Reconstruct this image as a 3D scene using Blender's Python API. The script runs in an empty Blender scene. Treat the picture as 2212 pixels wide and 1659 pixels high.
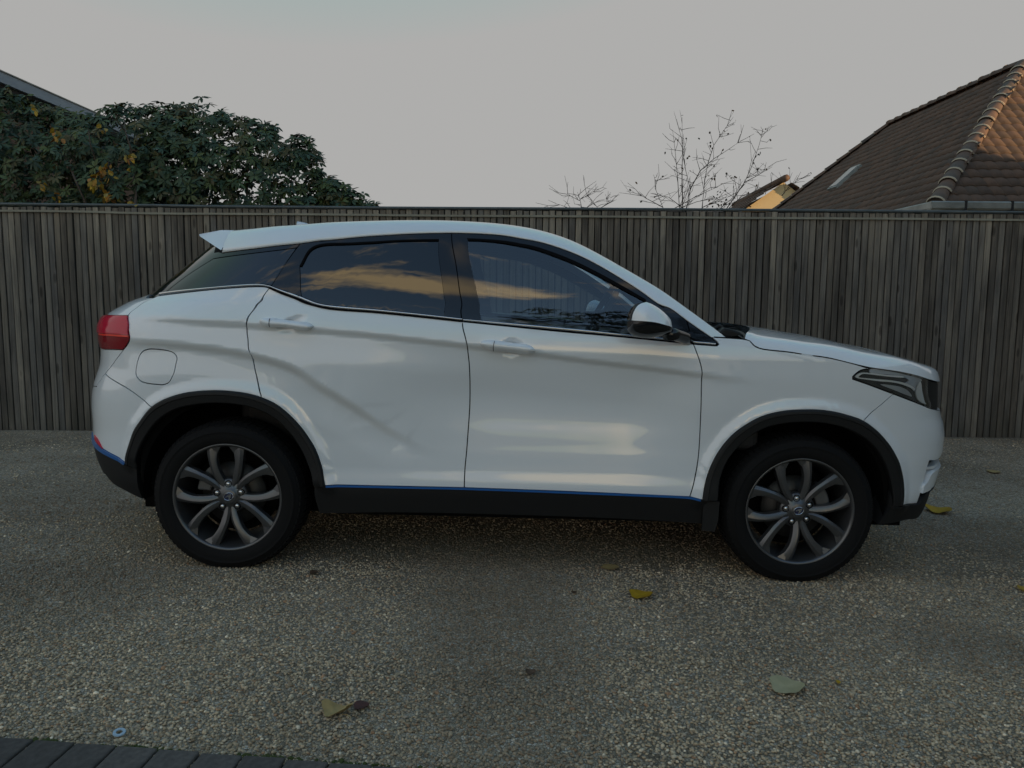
import bpy, bmesh, math, random
import numpy as np
from mathutils import Vector, Matrix
from mathutils.geometry import delaunay_2d_cdt

random.seed(7); RNG = np.random.default_rng(7)
SC = bpy.context.scene
COL = SC.collection

# ------------------------------------------------------------------ camera, sky, sun, exposure
CAM_H, PITCH, ROLL = 1.297, math.radians(6.5), 0.0075
FPX, CU, CV = 1660.0, 1106.0, 829.5            # focal length and centre for a 2212 x 1659 picture
cF = np.array([0, math.cos(PITCH), -math.sin(PITCH)])
_u0 = np.array([0, math.sin(PITCH), math.cos(PITCH)]); _r0 = np.array([1.0, 0, 0])
cR = _r0 * math.cos(ROLL) + _u0 * math.sin(ROLL)
cU = _u0 * math.cos(ROLL) - _r0 * math.sin(ROLL)
cam = bpy.data.cameras.new('camera'); camo = bpy.data.objects.new('camera', cam); COL.objects.link(camo)
camo.matrix_world = Matrix(((cR[0], cU[0], -cF[0], 0), (cR[1], cU[1], -cF[1], 0), (cR[2], cU[2], -cF[2], CAM_H), (0, 0, 0, 1)))
cam.sensor_width = 36.0; cam.lens = 36.0 * FPX / 2212.0; cam.clip_start = 0.02; cam.clip_end = 2000
SC.camera = camo

SUN_AZ, SUN_EL = math.radians(112), math.radians(7.5)
w = bpy.data.worlds.new('World'); SC.world = w; w.use_nodes = True
nt = w.node_tree; nt.nodes.clear()
out = nt.nodes.new('ShaderNodeOutputWorld'); bg = nt.nodes.new('ShaderNodeBackground')
sky = nt.nodes.new('ShaderNodeTexSky'); sky.sky_type = 'NISHITA'; sky.sun_disc = False
sky.sun_elevation = SUN_EL; sky.sun_rotation = -SUN_AZ; sky.air_density = 1.0; sky.dust_density = 0.6; sky.ozone_density = 1.4
EXPOSURE = 1.6                                  # the photograph is exposed for the shade
SKY_GAIN, SKY_CAP = 0.128, 0.425 / 2 ** EXPOSURE
def wn(t, **k):
    n = nt.nodes.new(t)
    for a, b in k.items(): setattr(n, a, b)
    return n
def wlink(a, b): nt.links.new(a, b)
# physical sky, topped out at the sensor's white
mul = wn('ShaderNodeVectorMath', operation='SCALE'); wlink(sky.outputs[0], mul.inputs[0]); mul.inputs['Scale'].default_value = SKY_GAIN
mn = wn('ShaderNodeVectorMath', operation='MINIMUM'); wlink(mul.outputs[0], mn.inputs[0]); 
tc = wn('ShaderNodeTexCoord'); sep = wn('ShaderNodeSeparateXYZ'); wlink(tc.outputs['Generated'], sep.inputs[0])
capr = wn('ShaderNodeMapRange'); wlink(sep.outputs['Y'], capr.inputs['Value']); capr.inputs['From Min'].default_value = .25; capr.inputs['From Max'].default_value = -.35; capr.inputs['To Min'].default_value = SKY_CAP; capr.inputs['To Max'].default_value = SKY_CAP * 1.55
capv = wn('ShaderNodeVectorMath', operation='SCALE'); capv.inputs[0].default_value = (1.0, .992, .972); wlink(capr.outputs[0], capv.inputs['Scale']); wlink(capv.outputs[0], mn.inputs[1])
# evening clouds over the street
zz = wn('ShaderNodeMath', operation='MAXIMUM'); wlink(sep.outputs['Z'], zz.inputs[0]); zz.inputs[1].default_value = .02
dx = wn('ShaderNodeMath', operation='DIVIDE'); wlink(sep.outputs['X'], dx.inputs[0]); wlink(zz.outputs[0], dx.inputs[1])
dy = wn('ShaderNodeMath', operation='DIVIDE'); wlink(sep.outputs['Y'], dy.inputs[0]); wlink(zz.outputs[0], dy.inputs[1])
cmb = wn('ShaderNodeCombineXYZ'); wlink(dx.outputs[0], cmb.inputs[0]); wlink(dy.outputs[0], cmb.inputs[1])
mp = wn('ShaderNodeMapping'); wlink(cmb.outputs[0], mp.inputs[0]); mp.inputs['Location'].default_value = (3.1, 1.7, 0); mp.inputs['Scale'].default_value = (2.6, 5.6, 1)
bs_ = wn('ShaderNodeVectorMath', operation='MULTIPLY_ADD'); wlink(cmb.outputs[0], bs_.inputs[0]); bs_.inputs[1].default_value = (2.6, 6.0, 0); bs_.inputs[2].default_value = (.25, 4.65, 0)
dt = wn('ShaderNodeVectorMath', operation='DOT_PRODUCT'); wlink(bs_.outputs[0], dt.inputs[0]); wlink(bs_.outputs[0], dt.inputs[1])
ng = wn('ShaderNodeMath', operation='MULTIPLY'); wlink(dt.outputs['Value'], ng.inputs[0]); ng.inputs[1].default_value = -1.0
ex = wn('ShaderNodeMath', operation='EXPONENT'); wlink(ng.outputs[0], ex.inputs[0])
nz = wn('ShaderNodeTexNoise'); wlink(mp.outputs[0], nz.inputs['Vector']); nz.inputs['Scale'].default_value = 1.3; nz.inputs['Detail'].default_value = 8; nz.inputs['Roughness'].default_value = .62
ma_ = wn('ShaderNodeMath', operation='MULTIPLY_ADD'); wlink(ex.outputs[0], ma_.inputs[0]); ma_.inputs[1].default_value = .20; wlink(nz.outputs[0], ma_.inputs[2])
cr = wn('ShaderNodeValToRGB'); wlink(ma_.outputs[0], cr.inputs[0]); cr.color_ramp.elements[0].position = .60; cr.color_ramp.elements[1].position = .78
back = wn('ShaderNodeMapRange'); wlink(sep.outputs['Y'], back.inputs['Value']); back.inputs['From Min'].default_value = -.05; back.inputs['From Max'].default_value = -.45
# low sunlit cloud bank behind the street
ny = wn('ShaderNodeMath', operation='MULTIPLY'); wlink(sep.outputs['Y'], ny.inputs[0]); ny.inputs[1].default_value = -1.0
nm = wn('ShaderNodeMath', operation='MAXIMUM'); wlink(ny.outputs[0], nm.inputs[0]); nm.inputs[1].default_value = .05
az_ = wn('ShaderNodeMath', operation='DIVIDE'); wlink(sep.outputs['X'], az_.inputs[0]); wlink(nm.outputs[0], az_.inputs[1])
c2 = wn('ShaderNodeCombineXYZ'); wlink(az_.outputs[0], c2.inputs[0]); wlink(sep.outputs['Z'], c2.inputs[1])
b2 = wn('ShaderNodeVectorMath', operation='MULTIPLY_ADD'); wlink(c2.outputs[0], b2.inputs[0]); b2.inputs[1].default_value = (6.5, 9.0, 0); b2.inputs[2].default_value = (-.75, -1.0, 0)
d2 = wn('ShaderNodeVectorMath', operation='DOT_PRODUCT'); wlink(b2.outputs[0], d2.inputs[0]); wlink(b2.outputs[0], d2.inputs[1])
n2_ = wn('ShaderNodeMath', operation='MULTIPLY'); wlink(d2.outputs['Value'], n2_.inputs[0]); n2_.inputs[1].default_value = -1.0
e2 = wn('ShaderNodeMath', operation='EXPONENT'); wlink(n2_.outputs[0], e2.inputs[0])
z2 = wn('ShaderNodeTexNoise'); wlink(c2.outputs[0], z2.inputs['Vector']); z2.inputs['Scale'].default_value = 9; z2.inputs['Detail'].default_value = 7
m2 = wn('ShaderNodeMath', operation='MULTIPLY_ADD'); wlink(e2.outputs[0], m2.inputs[0]); m2.inputs[1].default_value = .45; wlink(z2.outputs[0], m2.inputs[2])
r2_ = wn('ShaderNodeMapRange'); wlink(m2.outputs[0], r2_.inputs['Value']); r2_.inputs['From Min'].default_value = .62; r2_.inputs['From Max'].default_value = .86
mx_ = wn('ShaderNodeMath', operation='MAXIMUM'); wlink(cr.outputs[0], mx_.inputs[0]); wlink(r2_.outputs[0], mx_.inputs[1])
cf = wn('ShaderNodeMath', operation='MULTIPLY'); wlink(mx_.outputs[0], cf.inputs[0]); wlink(back.outputs[0], cf.inputs[1])
mixc = wn('ShaderNodeMix', data_type='RGBA'); wlink(cf.outputs[0], mixc.inputs['Factor']); wlink(mn.outputs[0], mixc.inputs['A']); mixc.inputs['B'].default_value = (.68, .51, .285, 1)
wlink(mixc.outputs['Result'], bg.inputs['Color']); bg.inputs['Strength'].default_value = 1.0
wlink(bg.outputs[0], out.inputs[0])

sun = bpy.data.lights.new('sun', 'SUN'); suno = bpy.data.objects.new('sun', sun); COL.objects.link(suno)
sun.energy = 2.0; sun.angle = math.radians(.6); sun.color = (1.0, .62, .30)
sd = Vector((math.sin(SUN_AZ) * math.cos(SUN_EL), math.cos(SUN_AZ) * math.cos(SUN_EL), math.sin(SUN_EL)))
suno.rotation_euler = sd.to_track_quat('Z', 'Y').to_euler(); suno.location = sd * 60
vs = SC.view_settings; vs.view_transform = 'Standard'; vs.look = 'None'; vs.exposure = EXPOSURE; vs.gamma = 1; vs.use_curve_mapping = False
SC.render.resolution_x, SC.render.resolution_y = 1024, 768
SC.cycles.max_bounces = 8; SC.cycles.transparent_max_bounces = 16

# ------------------------------------------------------------------ helpers
def tag(o, label=None, cat=None, group=None, kind=None):
    if label: o['label'] = label
    if cat: o['category'] = cat
    if group: o['group'] = group
    if kind: o['kind'] = kind
    return o
def empty(name, loc=(0, 0, 0), rot=(0, 0, 0), parent=None):
    o = bpy.data.objects.new(name, None); COL.objects.link(o); o.location = loc; o.rotation_euler = rot; o.empty_display_size = .1
    if parent: o.parent = parent
    return o
def mesh_obj(name, verts, faces, mat, parent=None, smooth=True, mats=None, midx=None):
    me = bpy.data.meshes.new(name); me.from_pydata([tuple(v) for v in verts], [], [tuple(int(i) for i in f) for f in faces]); me.update()
    for m in (mats or [mat]): me.materials.append(m)
    if midx is not None: me.polygons.foreach_set('material_index', np.array(midx, dtype=np.int32))
    me.polygons.foreach_set('use_smooth', np.full(len(me.polygons), smooth))
    o = bpy.data.objects.new(name, me); COL.objects.link(o)
    if parent: o.parent = parent
    return o
def big_mesh(name, V, Ftri, mat, parent=None, smooth=False, col=None):
    """V (n,3), Ftri (m,3 or 4) numpy -> object"""
    V = np.asarray(V, dtype=np.float32); Ftri = np.asarray(Ftri, dtype=np.int32); k = Ftri.shape[1]
    me = bpy.data.meshes.new(name); me.vertices.add(len(V)); me.vertices.foreach_set('co', V.ravel())
    me.loops.add(Ftri.size); me.loops.foreach_set('vertex_index', Ftri.ravel())
    me.polygons.add(len(Ftri)); me.polygons.foreach_set('loop_start', np.arange(0, Ftri.size, k, dtype=np.int32))
    me.polygons.foreach_set('loop_total', np.full(len(Ftri), k, dtype=np.int32))
    me.update(calc_edges=True); me.validate()
    me.polygons.foreach_set('use_smooth', np.full(len(me.polygons), smooth))
    if col is not None:
        a = me.color_attributes.new('tint', 'FLOAT_COLOR', 'POINT'); a.data.foreach_set('color', np.asarray(col, dtype=np.float32).ravel())
    me.materials.append(mat)
    o = bpy.data.objects.new(name, me); COL.objects.link(o)
    if parent: o.parent = parent
    return o
class MB:
    """collects simple solids; build() links them as one mesh"""
    def __init__(s): s.v = []; s.f = []
    def add(s, vs, fs):
        b = len(s.v); s.v += [tuple(v) for v in vs]; s.f += [tuple(b + i for i in f) for f in fs]; return s
    def box(s, a, b):
        (x0, y0, z0), (x1, y1, z1) = a, b
        return s.add([(x0, y0, z0), (x1, y0, z0), (x1, y1, z0), (x0, y1, z0), (x0, y0, z1), (x1, y0, z1), (x1, y1, z1), (x0, y1, z1)],
                     [(0, 3, 2, 1), (4, 5, 6, 7), (0, 1, 5, 4), (1, 2, 6, 5), (2, 3, 7, 6), (3, 0, 4, 7)])
    def tube(s, pts, rad, n=8, cap=True):
        pts = [Vector(p) for p in pts]; rad = rad if hasattr(rad, '__len__') else [rad] * len(pts); rings = []
        up = Vector((.13, .21, .97))
        for i, p in enumerate(pts):
            t = (pts[min(i + 1, len(pts) - 1)] - pts[max(i - 1, 0)]).normalized()
            a = t.cross(up)
            if a.length < 1e-3: a = t.cross(Vector((1, 0, 0)))
            a.normalize(); b = a.cross(t)
            rings.append([p + (a * math.cos(2 * math.pi * k / n) + b * math.sin(2 * math.pi * k / n)) * rad[i] for k in range(n)])
        vs = [v for r in rings for v in r]; fs = []
        for i in range(len(pts) - 1):
            for k in range(n): fs.append((i * n + k, i * n + (k + 1) % n, (i + 1) * n + (k + 1) % n, (i + 1) * n + k))
        if cap: fs.append(tuple(range(n))[::-1]); fs.append(tuple((len(pts) - 1) * n + k for k in range(n)))
        return s.add(vs, fs)
    def prism(s, poly, d0, d1, fn):
        """poly list of 2D points, fn(a,b,d)->3D"""
        n = len(poly)
        vs = [fn(a, b, d0) for a, b in poly] + [fn(a, b, d1) for a, b in poly]
        fs = [tuple(range(n))[::-1], tuple(range(n, 2 * n))] + [(i, (i + 1) % n, n + (i + 1) % n, n + i) for i in range(n)]
        return s.add(vs, fs)
    def build(s, name, mat, parent=None, smooth=False): return mesh_obj(name, s.v, s.f, mat, parent, smooth)
def bevel(o, wd, seg=2):
    m = o.modifiers.new('bevel', 'BEVEL'); m.width = wd; m.segments = seg; m.limit_method = 'ANGLE'; m.angle_limit = math.radians(35); return o
def sh_by_angle(o, deg=35):
    me = o.data; me.polygons.foreach_set('use_smooth', np.full(len(me.polygons), True))
    bm = bmesh.new(); bm.from_mesh(me)
    for e in bm.edges:
        if len(e.link_faces) == 2 and e.calc_face_angle(0) > math.radians(deg): e.smooth = False
    bm.to_mesh(me); bm.free(); return o

# ------------------------------------------------------------------ materials
def mat(name, base, rough=.5, metal=0., coat=0., spec=.5, **kw):
    m = bpy.data.materials.new(name); m.use_nodes = True
    b = m.node_tree.nodes['Principled BSDF']; b.inputs['Base Color'].default_value = (*base, 1); b.inputs['Roughness'].default_value = rough
    b.inputs['Metallic'].default_value = metal; b.inputs['Coat Weight'].default_value = coat; b.inputs['Coat Roughness'].default_value = kw.get('coatr', .03)
    b.inputs['Specular IOR Level'].default_value = spec
    if 'ior' in kw: b.inputs['IOR'].default_value = kw['ior']
    return m
def N(m, t, **k):
    n = m.node_tree.nodes.new(t)
    for a, b in k.items(): setattr(n, a, b)
    return n
def L(m, a, b): m.node_tree.links.new(a, b)
def bsdf(m): return m.node_tree.nodes['Principled BSDF']
def noise(m, scale, detail=4, rough=.55, vec=None, coord='Object', sc=None):
    tcn = N(m, 'ShaderNodeTexCoord'); mpn = N(m, 'ShaderNodeMapping'); L(m, tcn.outputs[coord] if vec is None else vec, mpn.inputs[0])
    if sc: mpn.inputs['Scale'].default_value = sc
    n = N(m, 'ShaderNodeTexNoise'); L(m, mpn.outputs[0], n.inputs['Vector']); n.inputs['Scale'].default_value = scale; n.inputs['Detail'].default_value = detail; n.inputs['Roughness'].default_value = rough
    return n
def ramp(m, fac, stops):
    r = N(m, 'ShaderNodeValToRGB'); L(m, fac, r.inputs[0]); e = r.color_ramp.elements
    while len(e) < len(stops): e.new(.5)
    for i, (p, c) in enumerate(stops): e[i].position = p; e[i].color = (*c, 1)
    return r
def mixc_(m, fac, a, b, mode='MIX'):
    x = N(m, 'ShaderNodeMix', data_type='RGBA', blend_type=mode)
    for sk, v in (('Factor', fac), ('A', a), ('B', b)):
        if hasattr(v, 'links'): L(m, v, x.inputs[sk])
        elif sk == 'Factor': x.inputs[sk].default_value = v
        else: x.inputs[sk].default_value = (*v, 1)
    return x.outputs['Result']
def bump(m, h, strength=.3, dist=.01):
    bp = N(m, 'ShaderNodeBump'); L(m, h, bp.inputs['Height']); bp.inputs['Strength'].default_value = strength; bp.inputs['Distance'].default_value = dist
    L(m, bp.outputs[0], bsdf(m).inputs['Normal']); return bp

# ------------------------------------------------------------------ picture <-> place
def uvray(u, v):
    d = cF * FPX + cR * (u - CU) - cU * (v - CV); return d / np.linalg.norm(d)
def at_y(u, v, y):
    """the point of depth y (metres in front of the camera) seen at u, v"""
    d = uvray(u, v); t = y / d[1]; return np.array([0, 0, CAM_H]) + d * t
def to_uv(p):
    q = np.asarray(p, float) - np.array([0, 0, CAM_H]); f = q @ cF
    return CU + FPX * (q @ cR) / f, CV - FPX * (q @ cU) / f
def sst(a, b, x):
    t = np.clip((np.asarray(x, float) - a) / (b - a), 0, 1); return t * t * (3 - 2 * t)
def ground_z(x, y):
    return -.018 * np.clip(np.asarray(x, float) - .0065, -5, 5) * (1 - sst(5.6, 7.1, y))
# ================================================================== GROUND
GRAVEL = mat('gravel', (.2, .19, .17), .85, 0, 0, .3)
def gravel_nodes(m):
    tcn = N(m, 'ShaderNodeTexCoord')
    vo = N(m, 'ShaderNodeTexVoronoi'); L(m, tcn.outputs['Object'], vo.inputs['Vector']); vo.inputs['Scale'].default_value = 104
    v2 = N(m, 'ShaderNodeTexVoronoi'); v2.feature = 'DISTANCE_TO_EDGE'; L(m, tcn.outputs['Object'], v2.inputs['Vector']); v2.inputs['Scale'].default_value = 104
    sp = N(m, 'ShaderNodeSeparateColor'); L(m, vo.outputs['Color'], sp.inputs[0])
    stone = ramp(m, sp.outputs[0], [(0, (.24, .190, .130)), (.3, (.33, .275, .198)), (.6, (.41, .350, .262)), (.85, (.49, .43, .34)), (1, (.58, .53, .45))])
    edge = ramp(m, v2.outputs['Distance'], [(0, (.25, .25, .25)), (.12, (1, 1, 1))])
    c = mixc_(m, 1.0, stone.outputs[0], edge.outputs[0], 'MULTIPLY')
    big = noise(m, .9, 5, .6); pat = ramp(m, big.outputs[0], [(.32, (.62, .60, .57)), (.55, (1, 1, 1)), (.75, (1.12, 1.10, 1.06))])
    c = mixc_(m, 1.0, c, pat.outputs[0], 'MULTIPLY')
    br = noise(m, .55, 4, .6, sc=(1, 1.6, 1)); bm_ = ramp(m, br.outputs[0], [(.55, (0, 0, 0)), (.75, (.45, .45, .45))])
    c = mixc_(m, bm_.outputs[0], c, (.105, .078, .055)); L(m, c, bsdf(m).inputs['Base Color'])
    bump(m, v2.outputs['Distance'], .8, .012)
gravel_nodes(GRAVEL)
xs = np.concatenate([np.linspace(-400, -12, 8)[:-1], np.linspace(-12, 12, 61), np.linspace(12, 400, 8)[1:]]); ys_ = np.concatenate([np.linspace(-300, -4, 6)[:-1], np.linspace(-4, 9, 53), np.linspace(9, 600, 10)[1:]])
X, Y = np.meshgrid(xs, ys_); Z = ground_z(X, Y)
nx = len(xs); V = np.stack([X, Y, Z], -1).reshape(-1, 3)
ground = big_mesh('ground', V, [(j * nx + i, j * nx + i + 1, (j + 1) * nx + i + 1, (j + 1) * nx + i) for j in range(len(ys_) - 1) for i in range(nx - 1)], GRAVEL, smooth=True)
tag(ground, kind='structure')
# loose pebbles in the near part of the drive, one mass of small stones
PEB = mat('pebbles', (.2, .2, .2), .75, 0, 0, .35)
at = N(PEB, 'ShaderNodeAttribute'); at.attribute_name = 'tint'; L(PEB, at.outputs['Color'], bsdf(PEB).inputs['Base Color'])
def value_noise(P, cell, seed):
    r = np.random.default_rng(seed); T = r.random((64, 64)); q = P / cell; i = np.floor(q).astype(int); f = q - i; f = f * f * (3 - 2 * f)
    g = lambda a, b: T[(i[:, 0] + a) % 64, (i[:, 1] + b) % 64]
    return (g(0, 0) * (1 - f[:, 0]) + g(1, 0) * f[:, 0]) * (1 - f[:, 1]) + (g(0, 1) * (1 - f[:, 0]) + g(1, 1) * f[:, 0]) * f[:, 1]
def ico():
    t = (1 + 5 ** .5) / 2; v = np.array([(-1, t, 0), (1, t, 0), (-1, -t, 0), (1, -t, 0), (0, -1, t), (0, 1, t), (0, -1, -t), (0, 1, -t), (t, 0, -1), (t, 0, 1), (-t, 0, -1), (-t, 0, 1)], float) / math.sqrt(1 + t * t)
    f = np.array([(0, 11, 5), (0, 5, 1), (0, 1, 7), (0, 7, 10), (0, 10, 11), (1, 5, 9), (5, 11, 4), (11, 10, 2), (10, 7, 6), (7, 1, 8), (3, 9, 4), (3, 4, 2), (3, 2, 6), (3, 6, 8), (3, 8, 9), (4, 9, 5), (2, 4, 11), (6, 2, 10), (8, 6, 7), (9, 8, 1)])
    return v, f
def pebbles():
    P = []
    for (y0, y1, den) in ((1.35, 2.7, 8000), (2.7, 3.6, 5200), (3.6, 4.6, 2400), (4.6, 7.1, 900)):
        w0 = .78 * y1 + .5; n = int((y1 - y0) * 2 * w0 * den); P.append(np.stack([RNG.uniform(-w0, w0, n), RNG.uniform(y0, y1, n)], -1))
    P = np.vstack(P); n = len(P); v, f = ico()
    d = RNG.uniform(.0036, .0066, n) * (1 + .5 * (RNG.random(n) > .96)); ang = RNG.uniform(0, 2 * math.pi, n)
    sc = np.stack([d * RNG.uniform(.9, 1.35, n), d * RNG.uniform(.75, 1.0, n), d * RNG.uniform(.5, .75, n)], -1)
    jit = v[None] * (1 + RNG.uniform(-.16, .16, (n, 12, 1))); q = jit * sc[:, None]
    tl = RNG.uniform(-.35, .35, n); qz = q[..., 2] + q[..., 0] * np.sin(tl)[:, None]
    x = q[..., 0] * np.cos(ang)[:, None] - q[..., 1] * np.sin(ang)[:, None]; y = q[..., 0] * np.sin(ang)[:, None] + q[..., 1] * np.cos(ang)[:, None]
    z0 = ground_z(P[:, 0], P[:, 1]) + RNG.uniform(-.001, .0035, n)
    V = np.stack([x + P[:, 0:1], y + P[:, 1:2], qz + z0[:, None]], -1).reshape(-1, 3); F_ = (f[None] + 12 * np.arange(n)[:, None, None]).reshape(-1, 3)
    pal = np.array([(.145, .125, .10), (.20, .18, .15), (.24, .22, .185), (.28, .26, .225), (.33, .32, .29), (.19, .185, .18), (.46, .45, .42), (.20, .14, .10)]); pr = np.array([.12, .25, .26, .17, .06, .09, .015, .035])
    c = pal[RNG.choice(len(pal), n, p=pr)] * RNG.uniform(.82, 1.15, (n, 1))
    k = .80 + .24 * value_noise(P, .55, 3) + .18 * value_noise(P, .13, 4) - .03; c = c * k[:, None] * np.array([1.90, 1.63, 1.28])
    br = np.clip((value_noise(P * np.array([1, 1.6]), .9, 9) - .53) * 2.2, 0, .6)[:, None]; c = c * (1 - br) + np.array([.165, .120, .082]) * br
    cc = np.concatenate([c, np.ones((n, 1))], 1); return V, F_, np.repeat(cc, 12, 0)
V, F_, C_ = pebbles(); po = big_mesh('gravel_pebbles', V, F_, PEB, smooth=True, col=C_); tag(po, 'loose beige and grey pebbles covering the driveway', 'gravel', kind='stuff')

# ================================================================== FENCE
FY = 7.20
WOOD = mat('weathered_boards', (.12, .11, .1), .8, 0, 0, .25)
def wood_nodes(m):
    oi = N(m, 'ShaderNodeObjectInfo'); tcn = N(m, 'ShaderNodeTexCoord'); ad = N(m, 'ShaderNodeVectorMath', operation='ADD'); L(m, tcn.outputs['Object'], ad.inputs[0])
    cm = N(m, 'ShaderNodeCombineXYZ'); mu = N(m, 'ShaderNodeMath', operation='MULTIPLY'); L(m, oi.outputs['Random'], mu.inputs[0]); mu.inputs[1].default_value = 73; L(m, mu.outputs[0], cm.inputs[0]); L(m, mu.outputs[0], cm.inputs[2]); L(m, cm.outputs[0], ad.inputs[1])
    tone = ramp(m, oi.outputs['Random'], [(0, (.086, .077, .067)), (.22, (.125, .112, .096)), (.45, (.158, .143, .122)), (.7, (.112, .107, .101)), (.88, (.192, .173, .146)), (1, (.090, .078, .066))])
    grain = noise(m, 1, 6, .65, vec=ad.outputs[0], sc=(70, 70, 2.2)); gr = ramp(m, grain.outputs[0], [(.28, (.55, .55, .56)), (.5, (1, 1, 1)), (.75, (1.35, 1.33, 1.30))])
    c = mixc_(m, 1.0, tone.outputs[0], gr.outputs[0], 'MULTIPLY')
    st = noise(m, 1, 4, .6, vec=ad.outputs[0], sc=(6, 6, 1.3)); sr = ramp(m, st.outputs[0], [(.3, (.50, .50, .52)), (.55, (1, 1, 1)), (.8, (1.25, 1.22, 1.15))])
    c = mixc_(m, 1.0, c, sr.outputs[0], 'MULTIPLY')
    kn = N(m, 'ShaderNodeTexVoronoi'); mpn = N(m, 'ShaderNodeMapping'); L(m, ad.outputs[0], mpn.inputs[0]); mpn.inputs['Scale'].default_value = (9, 3, 2.6); L(m, mpn.outputs[0], kn.inputs['Vector']); kn.inputs['Scale'].default_value = 1
    kr = ramp(m, kn.outputs['Distance'], [(0, (.30, .28, .26)), (.10, (.45, .43, .42)), (.16, (1.25, 1.22, 1.18)), (.26, (1, 1, 1))])
    c = mixc_(m, .8, c, kr.outputs[0], 'MULTIPLY')
    # board ends bleached paler along the top, shade put into the colour as green-black towards the foot, unevenly
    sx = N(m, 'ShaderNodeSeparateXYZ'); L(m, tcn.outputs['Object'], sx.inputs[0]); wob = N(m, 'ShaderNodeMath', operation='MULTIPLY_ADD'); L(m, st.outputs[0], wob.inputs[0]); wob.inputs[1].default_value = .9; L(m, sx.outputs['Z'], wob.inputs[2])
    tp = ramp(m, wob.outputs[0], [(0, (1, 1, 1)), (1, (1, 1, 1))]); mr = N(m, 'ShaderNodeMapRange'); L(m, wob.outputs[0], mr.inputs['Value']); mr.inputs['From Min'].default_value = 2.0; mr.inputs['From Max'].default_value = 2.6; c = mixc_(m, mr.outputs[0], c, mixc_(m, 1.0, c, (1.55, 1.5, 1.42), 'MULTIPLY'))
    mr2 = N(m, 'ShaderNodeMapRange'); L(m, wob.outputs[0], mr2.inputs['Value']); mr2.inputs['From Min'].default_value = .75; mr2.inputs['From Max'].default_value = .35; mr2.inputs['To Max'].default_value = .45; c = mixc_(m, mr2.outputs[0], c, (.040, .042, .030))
    L(m, c, bsdf(m).inputs['Base Color']); bump(m, grain.outputs[0], .35, .004)
wood_nodes(WOOD)
TUBE = mat('grey_green_capping', (.075, .088, .092), .5, .2); _n = noise(TUBE, 9, 4); c_ = ramp(TUBE, _n.outputs[0], [(.3, (.055, .066, .070)), (.7, (.10, .115, .118))]); L(TUBE, c_.outputs[0], bsdf(TUBE).inputs['Base Color'])
BATT = mat('beige_batten', (.30, .27, .21), .7); _n = noise(BATT, 3, 5, sc=(1, 8, 8)); c_ = ramp(BATT, _n.outputs[0], [(.3, (.20, .185, .145)), (.7, (.30, .285, .225))]); L(BATT, c_.outputs[0], bsdf(BATT).inputs['Base Color'])
BACKW = mat('fence_backing', (.010, .010, .010), .95)
fence = empty('fence', (0, FY, 0)); tag(fence, 'tall fence of narrow weathered vertical boards behind the car', 'fence')
PW, PT, PH = .0512, .022, 2.082
def board_mesh(k):
    ch = .0035; w2 = PW / 2; prof = [(-w2, PT / 2), (-w2, -PT / 2 + ch), (-w2 + ch, -PT / 2), (w2 - ch, -PT / 2), (w2, -PT / 2 + ch), (w2, PT / 2)]
    zs = np.linspace(-.02, PH, 6); r = np.random.default_rng(k); wob = np.concatenate([[0], r.uniform(-.0018, .0018, 4), [0]]); V = []; F_ = []
    for z, o in zip(zs, wob): V += [(x + o, y + o * .8, z) for x, y in prof]
    for j in range(5):
        for i in range(6): F_.append((j * 6 + i, j * 6 + (i + 1) % 6, (j + 1) * 6 + (i + 1) % 6, (j + 1) * 6 + i))
    F_ += [tuple(range(6))[::-1], tuple(30 + i for i in range(6))]
    me = bpy.data.meshes.new('board'); me.from_pydata(V, [], F_); me.materials.append(WOOD); return me
bms = [board_mesh(k) for k in range(6)]
for i in range(-140, 141):
    o = bpy.data.objects.new('board', random.choice(bms)); COL.objects.link(o); o.parent = fence
    o.location = (i * .060 + random.uniform(-.0012, .0012), random.uniform(-.003, .003), random.uniform(-.006, .004)); o.rotation_euler = (random.uniform(-.002, .002), random.uniform(-.0010, .0010), random.uniform(-.012, .012))
MB().box((-8.5, .020, -.03), (8.5, .030, 2.09)).build('backing_sheet', BACKW, fence)
for zr in (.35, 1.05, 1.75): MB().box((-8.5, .031, zr), (8.5, .075, zr + .09)).build('rear_rail', BACKW, fence)
b = MB(); pts = [(x, -.012 + .003 * math.sin(x * 1.1), 2.098 + .003 * math.sin(x * .9) + (.004 if x < -3 else 0)) for x in np.linspace(-8.5, 8.5, 40)]; b.tube(pts, .0135, 10); b.build('capping_pipe', TUBE, fence, True)
b = MB(); ptx = np.linspace(-8.5, 8.5, 60); V = []; F_ = []
for x in ptx:
    dz = .012 * float(1 - sst(-4.0, -3.3, x)) + .0015 * math.sin(x * 2.3); V += [(x, -.030, 2.021 + dz), (x, -.030, 2.039 + dz), (x, -.011, 2.041 + dz), (x, -.011, 2.019 + dz)]
for j in range(59):
    for i in range(4): F_.append((j * 4 + i, j * 4 + (i + 1) % 4, (j + 1) * 4 + (i + 1) % 4, (j + 1) * 4 + i))
b.add(V, F_ + [(3, 2, 1, 0)]); b.build('batten', BATT, fence)

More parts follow.
